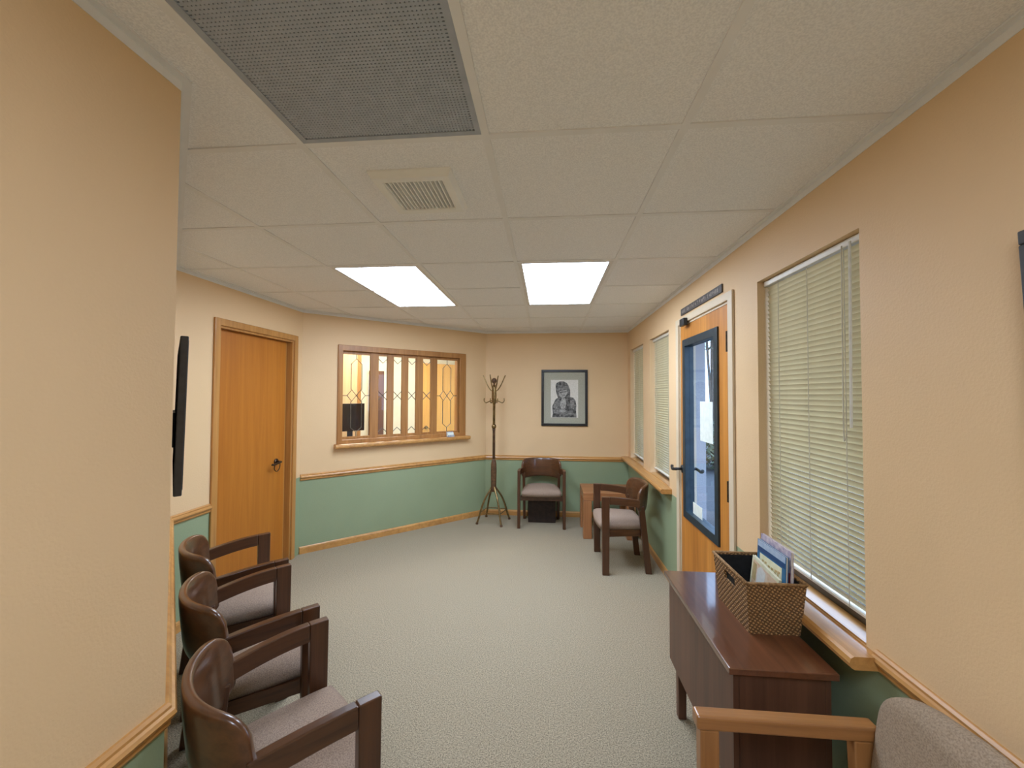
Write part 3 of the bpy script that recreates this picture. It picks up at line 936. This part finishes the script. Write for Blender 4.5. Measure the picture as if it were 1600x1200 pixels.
obj('stand', B(-0.03, 0.03, 0.019, 0.035, 0.004, 0.25), 'tvbody', mon)
obj('base', B(-0.10, 0.10, -0.06, 0.09, 0.0, 0.010), 'tvbody', mon, bevel=0.003)

# ------------------------------------------------------------------ framed portrait on the far wall
t = thing('framed_portrait', 'black framed grey drawing of a person with crossed arms, on the far wall', 'picture', (0.2195, YE, 1.145))
w, hgt, fb = 0.584, 0.714, 0.032
bm = bmesh.new()
for a in ((-w/2, w/2, 0, fb), (-w/2, w/2, hgt-fb, hgt), (-w/2, -w/2+fb, fb, hgt-fb), (w/2-fb, w/2, fb, hgt-fb)):
    box(bm, a[0], a[1], -0.026, -0.002, a[2], a[3])
obj('frame', bm, 'blackframe', t, bevel=0.003)
obj('mat_board', B(-w/2+fb, w/2-fb, -0.010, -0.003, fb, hgt-fb), 'mat', t)
def pic(px, py):                # crop pixels of the photo (10x) -> picture plane
    return ((px-512)/10*0.00813, (1045-py)/10*0.00813)
def flat(poly, y, mat, name):
    bm = bmesh.new()
    prism(bm, [pic(*p) for p in poly], y, y-0.0006, lambda x, z, d: (x, d, z))
    return obj(name, bm, mat, t)
pr_ = flat([(300, 325), (725, 325), (725, 915), (300, 915)], -0.0101, 'print', 'print')
figure = [(375, 400), (392, 370), (440, 350), (500, 349), (550, 375), (578, 420), (600, 480), (603, 560), (596, 590), (650, 602), (685, 650), (697, 720), (692, 800), (700, 912), (322, 912), (332, 850), (322, 740), (350, 680), (372, 632), (410, 605), (388, 540), (378, 470)]
flat(figure, -0.0108, 'ink1', 'drawn_figure')
flat([(420, 515), (470, 488), (545, 480), (560, 520), (545, 560), (515, 600), (480, 610), (440, 585), (424, 550)], -0.0115, 'ink3', 'drawn_face')
flat([(392, 470), (540, 415), (570, 450), (410, 505)], -0.0115, 'ink2', 'drawn_headband')
flat([(430, 520), (545, 500), (548, 514), (435, 536)], -0.0121, 'ink1', 'drawn_brow')
flat([(465, 560), (520, 556), (512, 570), (474, 573)], -0.0121, 'ink1', 'drawn_mouth')
flat([(470, 615), (525, 612), (545, 700), (520, 770), (470, 790), (440, 720)], -0.0115, 'ink3', 'drawn_collar')
flat([(345, 800), (420, 790), (545, 800), (640, 830), (650, 870), (540, 860), (420, 850), (345, 850)], -0.0115, 'ink2', 'drawn_arm')
flat([(440, 790), (520, 785), (545, 815), (500, 835), (430, 825)], -0.0121, 'ink3', 'drawn_hand')
flat([(600, 640), (650, 640), (670, 720), (660, 790), (610, 760)], -0.0115, 'ink2', 'drawn_sleeve')
flat([(360, 680), (400, 650), (420, 720), (400, 780), (345, 770)], -0.0115, 'ink2', 'drawn_sleeve')

# picture cut by the right edge of the view
t = thing('wall_picture', 'dark framed picture hanging crooked at the right edge of the view', 'picture', (XR-0.002, 0.688, 1.60))
bm = bmesh.new()
wy, hz, fb = 0.47, 0.60, 0.03
for a in ((-wy/2, wy/2, -hz/2, -hz/2+fb), (-wy/2, wy/2, hz/2-fb, hz/2), (-wy/2, -wy/2+fb, -hz/2+fb, hz/2-fb), (wy/2-fb, wy/2, -hz/2+fb, hz/2-fb)):
    box(bm, -0.026, 0.0, a[0], a[1], a[2], a[3])
obj('frame', bm, 'tvbody', t, bevel=0.003)
obj('mat_board', B(-0.010, -0.001, -wy/2+fb, wy/2-fb, -hz/2+fb, hz/2-fb), 'mat', t)
obj('print', B(-0.0108, -0.0101, -0.13, 0.13, -0.19, 0.19), 'ink2', t)
t.rotation_euler = (-0.045, 0, 0)

# ------------------------------------------------------------------ television on the diagonal wall
t = thing('television', 'slim dark television on the diagonal wall, seen edge-on', 'television', W_DIAG(1.135, 0, 1.455), math.atan2(W_DIAG.a.y, W_DIAG.a.x))
# local x along the wall (away from the viewer), local -y into the room
bm = bmesh.new()
hexa(bm, [(-0.50, -0.034, -0.305), (0.50, -0.034, -0.305), (0.50, -0.008, -0.305), (-0.50, -0.008, -0.305),
          (-0.50, -0.044, 0.305), (0.50, -0.044, 0.305), (0.50, -0.018, 0.305), (-0.50, -0.018, 0.305)])
body = obj('body', bm, 'tvbody', t, bevel=0.004)
bm = bmesh.new()
hexa(bm, [(-0.485, -0.0360, -0.285), (0.485, -0.0360, -0.285), (0.485, -0.0352, -0.285), (-0.485, -0.0352, -0.285),
          (-0.485, -0.0447, 0.290), (0.485, -0.0447, 0.290), (0.485, -0.0439, 0.290), (-0.485, -0.0439, 0.290)])
obj('screen', bm, 'screen', t)
obj('bracket', B(-0.2, 0.2, -0.011, -0.001, -0.15, 0.0), 'black', t)

# ------------------------------------------------------------------ wooden armchairs
def rounded(bm, prof_rings):
    rings = [[bm.verts.new(p) for p in r] for r in prof_rings]
    n = len(rings[0])
    for a, b in zip(rings, rings[1:]):
        for k in range(n):
            bm.faces.new((a[k], a[(k+1) % n], b[(k+1) % n], b[k]))
    bm.faces.new(rings[0][::-1])
    bm.faces.new(rings[-1])

def backrest_bm():
    bm = bmesh.new()
    rings = []
    NS, NC = 36, 18
    for i in range(NS+1):
        s = -1 + 2*i/NS
        TM = math.radians(74)
        def plan(t_):
            return Vector((0.238*math.sin(t_)/math.sin(TM), -0.205 + 0.118*(1-math.cos(t_))/(1-math.cos(TM)), 0))
        th = s*TM
        c_ = plan(th)
        cx, cy_ = c_.x, c_.y
        tg = (plan(th+0.01) - plan(th-0.01)).normalized()
        nrm = Vector((tg.y, -tg.x, 0))                                     # outward
        a = abs(s)
        top = 0.615 + 0.138*max(0.0, 1-a**7)**0.55
        bot = 0.530 - 0.030*a**2 + 0.055*max(0, a-0.8)/0.2
        half = (top-bot)/2
        zc = (top+bot)/2
        tk = 0.0175*(1-0.30*a**4)
        ring = []
        for k in range(NC):
            ang = 2*PI*k/NC
            ca, sa = math.cos(ang), math.sin(ang)
            e = 0.45
            dx = tk*math.copysign(abs(ca)**e, ca)
            dz = half*math.copysign(abs(sa)**(e if half > 0.05 else 0.8), sa)
            z = zc+dz
            lean = (z-0.60)*0.10
            p = Vector((cx, cy_, z)) + nrm*(dx+lean*math.cos(th)*0.9)
            ring.append(tuple(p))
        rings.append(ring)
    rounded(bm, rings)
    return bm

def seat_bm(wf, wr, yf, yr, z0, z1, crown, n=14):
    bm = bmesh.new()
    top = []
    for j in range(n+1):
        v = j/n
        row = []
        for i in range(n+1):
            u = -1+2*i/n
            t_ = 2*v-1
            # rounded outline
            k = 1-0.05*abs(t_)**4
            wv = (wr+(wf-wr)*v)*k
            y = yr+(yf-yr)*v
            y += (0.022*(1-u*u) if v > 0.5 else -0.0)*max(0, t_)
            edge = max(abs(u), abs(t_))
            z = z1 + crown*(1-u*u)*(1-t_*t_)**0.6 - 0.020*max(0, (edge-0.75)/0.25)**2
            row.append(bm.verts.new((u*wv, y, z)))
        top.append(row)
    for j in range(n):
        for i in range(n):
            bm.faces.new((top[j][i], top[j][i+1], top[j+1][i+1], top[j+1][i]))
    loop = [top[0][i] for i in range(n+1)] + [top[j][n] for j in range(1, n+1)] + [top[n][i] for i in range(n-1, -1, -1)] + [top[j][0] for j in range(n-1, 0, -1)]
    low = [bm.verts.new((v.co.x*1.01, v.co.y, (z0+z1)/2-0.003)) for v in loop]
    bot = [bm.verts.new((v.co.x*0.97, v.co.y*0.98, z0)) for v in loop]
    m = len(loop)
    for a, b in ((loop, low), (low, bot)):
        for k in range(m):
            bm.faces.new((a[k], a[(k+1) % m], b[(k+1) % m], b[k]))
    bm.faces.new(bot)
    return bm

def make_chair():
    t = thing('armchair', '', 'chair')
    obj('seat', seat_bm(0.238, 0.192, 0.226, -0.165, 0.372, 0.440, 0.026), 'fabric', t, smooth=True)
    bm = bmesh.new()
    for sx in (-1, 1):
        x0, x1 = sx*0.228, sx*0.178
        hexa(bm, [(x1-0.012, -0.16, 0.315), (x1+0.012, -0.16, 0.315), (x0+0.012, 0.19, 0.315), (x0-0.012, 0.19, 0.315),
                  (x1-0.012, -0.16, 0.3715), (x1+0.012, -0.16, 0.3715), (x0+0.012, 0.19, 0.3715), (x0-0.012, 0.19, 0.3715)])
    box(bm, -0.228, 0.228, 0.172, 0.197, 0.318, 0.3715)
    box(bm, -0.185, 0.185, -0.165, -0.142, 0.315, 0.3715)
    obj('seat_frame', bm, 'walnut', t)
    for sx in (-1, 1):
        bm = bmesh.new()
        x = sx*0.260
        hexa(bm, [(x-0.017, 0.157, 0), (x+0.017, 0.157, 0), (x+0.017, 0.215, 0), (x-0.017, 0.215, 0),
                  (x-0.017, 0.153, 0.665), (x+0.017, 0.153, 0.665), (x+0.017, 0.220, 0.665), (x-0.017, 0.220, 0.665)])
        obj('leg', bm, 'walnut_z', t, bevel=0.004)
        bm = bmesh.new()
        x = sx*0.208
        hexa(bm, [(x-0.016, -0.215, 0), (x+0.016, -0.215, 0), (x+0.016, -0.162, 0), (x-0.016, -0.162, 0),
                  (x-0.016+sx*0.008, -0.150, 0.58), (x+0.016+sx*0.008, -0.150, 0.58), (x+0.016+sx*0.008, -0.098, 0.58), (x-0.016+sx*0.008, -0.098, 0.58)])
        obj('leg', bm, 'walnut_z', t, bevel=0.004)
        # arm: board from the front leg back into the wing of the backrest
        bm = bmesh.new()
        rings = []
        for k in range(9):
            u = k/8
            y = 0.1525 - u*0.262
            xc = sx*(0.260 - 0.024*u**1.6)
            z1 = 0.665 - 0.030*u**1.8
            z0 = 0.600 - 0.030*u**1.8
            hw = 0.016
            rings.append([(xc-hw, y, z0), (xc+hw, y, z0), (xc+hw, y, z1), (xc-hw, y, z1)])
        rounded(bm, rings)
        obj('armrest', bm, 'walnut', t, bevel=0.004)
    obj('backrest', backrest_bm(), 'walnut_x', t, smooth=True)
    return t

def copy_thing(src):
    c = src.copy(); COL.objects.link(c)
    for ch in src.children:
        d = ch.copy(); COL.objects.link(d); d.parent = c
    return c
chair0 = make_chair()
spots = [
    ((-0.826, 1.204), -PI/4, 'dark walnut armchair nearest the viewer in the left row of three', 'armchairs in a row along the diagonal wall'),
    ((-1.284, 1.665), -PI/4, 'middle dark walnut armchair of the left row of three', 'armchairs in a row along the diagonal wall'),
    ((-1.712, 2.101), -PI/4, 'farthest dark walnut armchair of the left row, in front of the oak door', 'armchairs in a row along the diagonal wall'),
    ((-0.066, 4.905), PI+0.02, 'dark walnut armchair against the far wall below the framed portrait', 'armchairs in the far corner'),
    ((0.684, 3.83), PI/2+0.02, 'brown armchair turned sideways under the far windows beside the end table', 'armchairs in the far corner'),
]
for i, ((x, y), rz, lab, grp) in enumerate(spots):
    o = chair0 if i == 0 else copy_thing(chair0)
    o.location = (x, y, 0)
    o.rotation_euler = (0, 0, rz)
    tag(o, lab, 'chair', grp)

# upholstered chair at the lower right
t = thing('upholstered_chair', 'light oak armchair with a taupe padded back, beside the desk', 'chair', (0.655, 0.945, 0), PI/2)
obj('seat', seat_bm(0.235, 0.215, 0.235, -0.215, 0.40, 0.462, 0.018), 'fabric2', t, smooth=True)
bm = bmesh.new()
NS, NC = 28, 12
rings = []
# padded back: rounded panel swept upward
for i in range(NS+1):
    v = i/NS
    z = 0.42 + 0.385*v
    w = 0.258 if v < 0.6 else 0.258*max(0.0, 1-((v-0.6)/0.4)**3.2)**0.5
    w = max(w, 0.03)
    y = -0.215 - 0.055*v
    tk = 0.033*min(1, 0.35+3*v, 0.30+6*(1-v))
    ring = []
    for k in range(24):
        ang = 2*PI*k/24
        ca, sa = math.cos(ang), math.sin(ang)
        ring.append((w*math.copysign(abs(ca)**0.4, ca), y + tk*math.copysign(abs(sa)**0.6, sa), z))
    rings.append(ring)
rounded(bm, rings)
obj('backrest', bm, 'fabric2', t, smooth=True)
for sx in (-1, 1):
    x = sx*0.282
    bm = bmesh.new(); box(bm, x-0.018, x+0.018, 0.170, 0.222, 0, 0.597); obj('leg', bm, 'chairoak_z', t, bevel=0.004)
    bm = bmesh.new()
    hexa(bm, [(x-0.018, -0.26, 0), (x+0.018, -0.26, 0), (x+0.018, -0.21, 0), (x-0.018, -0.21, 0),
              (x-0.018, -0.235, 0.597), (x+0.018, -0.235, 0.597), (x+0.018, -0.185, 0.597), (x-0.018, -0.185, 0.597)])
    obj('leg', bm, 'chairoak_z', t, bevel=0.004)
    bm = bmesh.new()
    box(bm, x-0.022, x+0.022, -0.25, 0.232, 0.5972, 0.637)
    obj('armrest', bm, 'chairoak', t, bevel=0.007, seg=3)
    bm = bmesh.new()
    box(bm, x-0.012, x+0.012, -0.205, 0.170, 0.335, 0.395)
    obj('side_rail', bm, 'chairoak', t)
bm = bmesh.new(); box(bm, -0.262, 0.262, 0.185, 0.208, 0.335, 0.395); obj('front_rail', bm, 'chairoak', t)

# ------------------------------------------------------------------ desk, basket, books
DZ = 0.665
t = thing('desk', 'small dark walnut desk under the near window, carrying the basket', 'desk', (0.755, 1.745, 0))
obj('top', B(-0.170, 0.164, -0.365, 0.365, DZ-0.022, DZ), 'desk', t, bevel=0.003)
obj('side_panel', B(-0.150, -0.132, -0.345, 0.345, 0.25, DZ-0.0225), 'desk_z', t)
obj('side_panel', B(0.134, 0.150, -0.345, 0.345, 0.25, DZ-0.0225), 'desk_z', t)
obj('end_panel', B(-0.131, 0.133, -0.345, -0.327, 0.25, DZ-0.0225), 'desk_z', t)
obj('end_panel', B(-0.131, 0.133, 0.327, 0.345, 0.25, DZ-0.0225), 'desk_z', t)
for sx in (-1, 1):
    for sy in (-1, 1):
        bm = bmesh.new()
        x, y = sx*0.110, sy*0.300
        hexa(bm, [(x-0.018, y-0.018, 0), (x+0.018, y-0.018, 0), (x+0.018, y+0.018, 0), (x-0.018, y+0.018, 0),
                  (x-0.022, y-0.022, DZ-0.023), (x+0.022, y-0.022, DZ-0.023), (x+0.022, y+0.022, DZ-0.023), (x-0.022, y+0.022, DZ-0.023)])
        obj('leg', bm, 'desk_z', t, bevel=0.003)

bx0, bx1, by0, by1 = 0.744, 0.922, 1.585, 1.850
t = thing('basket', 'woven seagrass basket with handle slots and a black liner, on the desk', 'basket', ((bx0+bx1)/2, (by0+by1)/2, DZ))
hx, hy, bh = (bx1-bx0)/2, (by1-by0)/2, 0.190
fl = 0.016
def bp(sx, sy, v, ins=0.0):
    return (sx*(hx+fl*v-ins), sy*(hy+fl*v-ins), bh*v)
def side(name, c0, c1, slot):
    """One basket side between two corners (each (sx,sy)), with a handle slot."""
    bm = bmesh.new()
    us = [0, 0.34, 0.42, 0.58, 0.66, 1] if slot else [0, 0.5, 1]
    vs = [0, 0.66, 0.84, 1] if slot else [0, 0.5, 1]
    def pt(u, v, ins):
        a, b = bp(*c0, v, ins), bp(*c1, v, ins)
        return tuple(a[i]+(b[i]-a[i])*u for i in range(3))
    cache = {}
    def V(i, j, k):
        if (i, j, k) not in cache:
            cache[(i, j, k)] = bm.verts.new(pt(us[i], vs[j], 0.007*k))
        return cache[(i, j, k)]
    def sol(i, j):
        if not (0 <= i < len(us)-1 and 0 <= j < len(vs)-1): return False
        return not (slot and 1 <= i <= 3 and j == 1)
    for i in range(len(us)-1):
        for j in range(len(vs)-1):
            if not sol(i, j): continue
            for k in (0, 1):
                bm.faces.new((V(i, j, k), V(i+1, j, k), V(i+1, j+1, k), V(i, j+1, k)))
            for di, dj, e in ((-1, 0, ((i, j), (i, j+1))), (1, 0, ((i+1, j), (i+1, j+1))), (0, -1, ((i, j), (i+1, j))), (0, 1, ((i, j+1), (i+1, j+1)))):
                if not sol(i+di, j+dj):
                    (a, b), (c, d) = e
                    bm.faces.new((V(a, b, 0), V(c, d, 0), V(c, d, 1), V(a, b, 1)))
    return obj(name, bm, 'basket', t)
side('woven_side', (-1, 1), (-1, -1), True)
side('woven_side', (-1, -1), (1, -1), False)
side('woven_side', (1, -1), (1, 1), True)
side('woven_side', (1, 1), (-1, 1), False)
bm = bmesh.new()
c = [bp(-1, -1, 1), bp(1, -1, 1), bp(1, 1, 1), bp(-1, 1, 1)]
for i in range(4):
    tube(bm, [c[i], c[(i+1) % 4]], 0.0055, 8)
obj('rim', bm, 'rim', t, smooth=True)
bm = bmesh.new()
# black fabric lining: floor and four thin inner faces
z_ = 0.006
box(bm, -hx+0.010, hx-0.010, -hy+0.010, hy-0.010, 0.002, z_)
def liner(c0, c1):
    a = [bp(*c0, 0.04, 0.0095), bp(*c1, 0.04, 0.0095), bp(*c1, 0.97, 0.0095), bp(*c0, 0.97, 0.0095)]
    b = [bp(*c0, 0.04, 0.0085), bp(*c1, 0.04, 0.0085), bp(*c1, 0.97, 0.0085), bp(*c0, 0.97, 0.0085)]
    hexa(bm, [a[0], a[1], b[1], b[0], a[3], a[2], b[2], b[3]])
for q in (((-1, 1), (-1, -1)), ((-1, -1), (1, -1)), ((1, -1), (1, 1)), ((1, 1), (-1, 1))):
    liner(*q)
obj('liner', bm, 'liner', t)

def book(name, label, x, y0, y1, z0, z1, tilt, th, cover, deco, rx=0.0):
    """Book standing in the basket, its front cover facing -x (the room)."""
    t = thing(name, label, 'book', (x, (y0+y1)/2, z0), group='books in the basket')
    t.rotation_euler = (rx, tilt, 0)
    w, h = y1-y0, z1-z0
    obj('pages', B(0.002, th-0.002, -w/2+0.002, w/2-0.002, 0.002, h-0.002), 'pages', t)
    obj('cover', B(0.0, 0.002, -w/2, w/2, 0, h), cover, t)
    obj('cover', B(th-0.002, th, -w/2, w/2, 0, h), cover, t)
    k = 0
    for nm, mat, poly in deco:
        bm = bmesh.new()
        k += 1
        # u from far edge (+y) to near edge, v upward
        pts = [(w/2-u*w, v*h) for u, v in poly]
        prism(bm, pts, -0.0003*k, 0.0, lambda a, b, d: (d, a, b))
        obj(nm, bm, mat, t)
    return t
def rect(u0, u1, v0, v1): return [(u0, v0), (u1, v0), (u1, v1), (u0, v1)]
bz = DZ+0.007
book('picture_book', 'lilac patterned book at the back of the basket, against the blind', 0.898, 1.603, 1.815, bz, 0.960, 0.02, 0.010, 'lilac',
     [('cover_band', 'red', rect(0.86, 0.98, 0.0, 0.72))])
letters = []
for i, (u, v0, v1) in enumerate([(0.20, 0.60, 0.74), (0.30, 0.60, 0.74), (0.42, 0.61, 0.72), (0.54, 0.61, 0.72), (0.66, 0.61, 0.73), (0.76, 0.60, 0.74)]):
    letters.append(('cover_letter', 'booktan', [(u, v0), (u+0.07, v0), (u+0.07, v0+0.03), (u+0.025, v0+0.03), (u+0.025, v1-0.03), (u+0.07, v1-0.03), (u+0.07, v1), (u, v1)]))
book('picture_book', 'blue-bordered book with a cream panel and dark teal peak in the basket', 0.876, 1.605, 1.808, bz, 0.940, 0.04, 0.010, 'blue',
     [('cover_band', 'lightblue', rect(0.02, 0.98, 0.905, 0.995)), ('cover_band', 'navy', rect(0.02, 0.98, 0.83, 0.90)),
      ('cover_panel', 'bookcream', rect(0.11, 0.88, 0.10, 0.81))] + letters +
     [('cover_peak', 'bookteal', [(0.36, 0.50), (0.52, 0.58), (0.66, 0.48), (0.74, 0.40), (0.56, 0.47)])])
book('picture_book', 'cream and peach book in front of the blue one in the basket', 0.846, 1.618, 1.812, bz+0.013, 0.868, 0.07, 0.010, 'bookcream',
     [('cover_panel', 'peach', rect(0.05, 0.95, 0.06, 0.93)), ('cover_figure', 'print', [(0.25, 0.3), (0.5, 0.3), (0.55, 0.86), (0.36, 0.92), (0.24, 0.8)]),
      ('cover_figure', 'booktan', [(0.06, 0.5), (0.2, 0.5), (0.2, 0.88), (0.06, 0.88)])], rx=0.10)

# ------------------------------------------------------------------ end table in the far corner
t = thing('end_table', 'low square reddish-oak end table between the two far armchairs', 'table', (0.665, 4.66, 0))
hx, hy, tz = 0.275, 0.235, 0.490
obj('top', B(-hx, hx, -hy, hy, tz-0.085, tz), 'table', t, bevel=0.004)
for sx in (-1, 1):
    for sy in (-1, 1):
        x, y = sx*(hx-0.045), sy*(hy-0.045)
        obj('leg', B(x-0.045, x+0.045, y-0.045, y+0.045, 0, tz-0.0855), 'table_z', t, bevel=0.004)

# dark box under the far chair
t = thing('storage_box', 'dark brown box pushed under the far wall armchair', 'box', (-0.060, 5.045, 0))
obj('body', B(-0.165, 0.165, -0.115, 0.125, 0.0, 0.262), 'box', t, bevel=0.006)
obj('lid', B(-0.170, 0.170, -0.120, 0.130, 0.2625, 0.290), 'box', t, bevel=0.006)

# ------------------------------------------------------------------ coat rack
t = thing('coat_rack', 'tall brass and wood coat rack standing in the far left corner', 'coat rack', (-0.645, 4.915, 0))
bm = bmesh.new()
lathe(bm, [(0.018, 0.36), (0.034, 0.375), (0.037, 0.40), (0.033, 0.44), (0.036, 0.60), (0.034, 0.70), (0.026, 0.735), (0.018, 0.76)], 16)
obj('lower_post', bm, 'brassdark', t, smooth=True)
bm = bmesh.new()
lathe(bm, [(0.017, 0.7605), (0.017, 1.10), (0.022, 1.11), (0.018, 1.12)], 14)
obj('middle_post', bm, 'brassdark', t, smooth=True)
bm = bmesh.new()
lathe(bm, [(0.016, 1.1205), (0.027, 1.135), (0.030, 1.150), (0.027, 1.165), (0.017, 1.178)], 16)
obj('collar_ball', bm, 'brass', t, smooth=True)
bm = bmesh.new()
lathe(bm, [(0.016, 1.1785), (0.016, 1.42), (0.024, 1.44), (0.028, 1.46), (0.030, 1.52), (0.026, 1.62), (0.018, 1.66)], 14)
obj('upper_post', bm, 'brass', t, smooth=True)
bm = bmesh.new()
lathe(bm, [(0.008, 1.6605), (0.012, 1.675), (0.028, 1.690), (0.033, 1.708), (0.028, 1.728), (0.010, 1.742)], 16)
obj('finial', bm, 'brassdark', t, smooth=True)
for k in range(4):
    a = PI*0.18 + k*PI/2
    ca, sa = math.cos(a), math.sin(a)
    bm = bmesh.new()
    pts = [(r*ca, r*sa, z) for r, z in ((0.020, 0.43), (0.045, 0.385), (0.105, 0.30), (0.155, 0.19), (0.185, 0.09), (0.215, 0.012))]
    tube(bm, smooth_path(pts, 5), 0.0115, 10)
    lg = obj('leg', bm, 'brass', t, smooth=True)
    bm = bmesh.new()
    lathe(bm, [(0.016, 0.0), (0.018, 0.008), (0.013, 0.022)], 10, (0.215*ca, 0.215*sa, 0))
    obj('foot', bm, 'brassdark', lg)
    # crossing braces low down between the legs
    b_ = a + PI/2
    bm = bmesh.new()
    tube(bm, [(0.176*ca, 0.176*sa, 0.13), (0.176*math.cos(b_), 0.176*math.sin(b_), 0.13)], 0.005, 8)
    obj('brace', bm, 'brass', t)
    # upper long hook and lower double hook
    a2 = a + PI/4
    ca, sa = math.cos(a2), math.sin(a2)
    bm = bmesh.new()
    tube(bm, smooth_path([(r*ca, r*sa, z) for r, z in ((0.018, 1.58), (0.050, 1.60), (0.090, 1.66), (0.135, 1.755), (0.145, 1.775))], 5), 0.0070, 8)
    obj('hook', bm, 'brass', t, smooth=True)
    bm = bmesh.new()
    tube(bm, smooth_path([(r*ca, r*sa, z) for r, z in ((0.022, 1.47), (0.065, 1.455), (0.105, 1.440), (0.130, 1.462), (0.128, 1.495))], 5), 0.0065, 8)
    obj('hook', bm, 'brass', t, smooth=True)
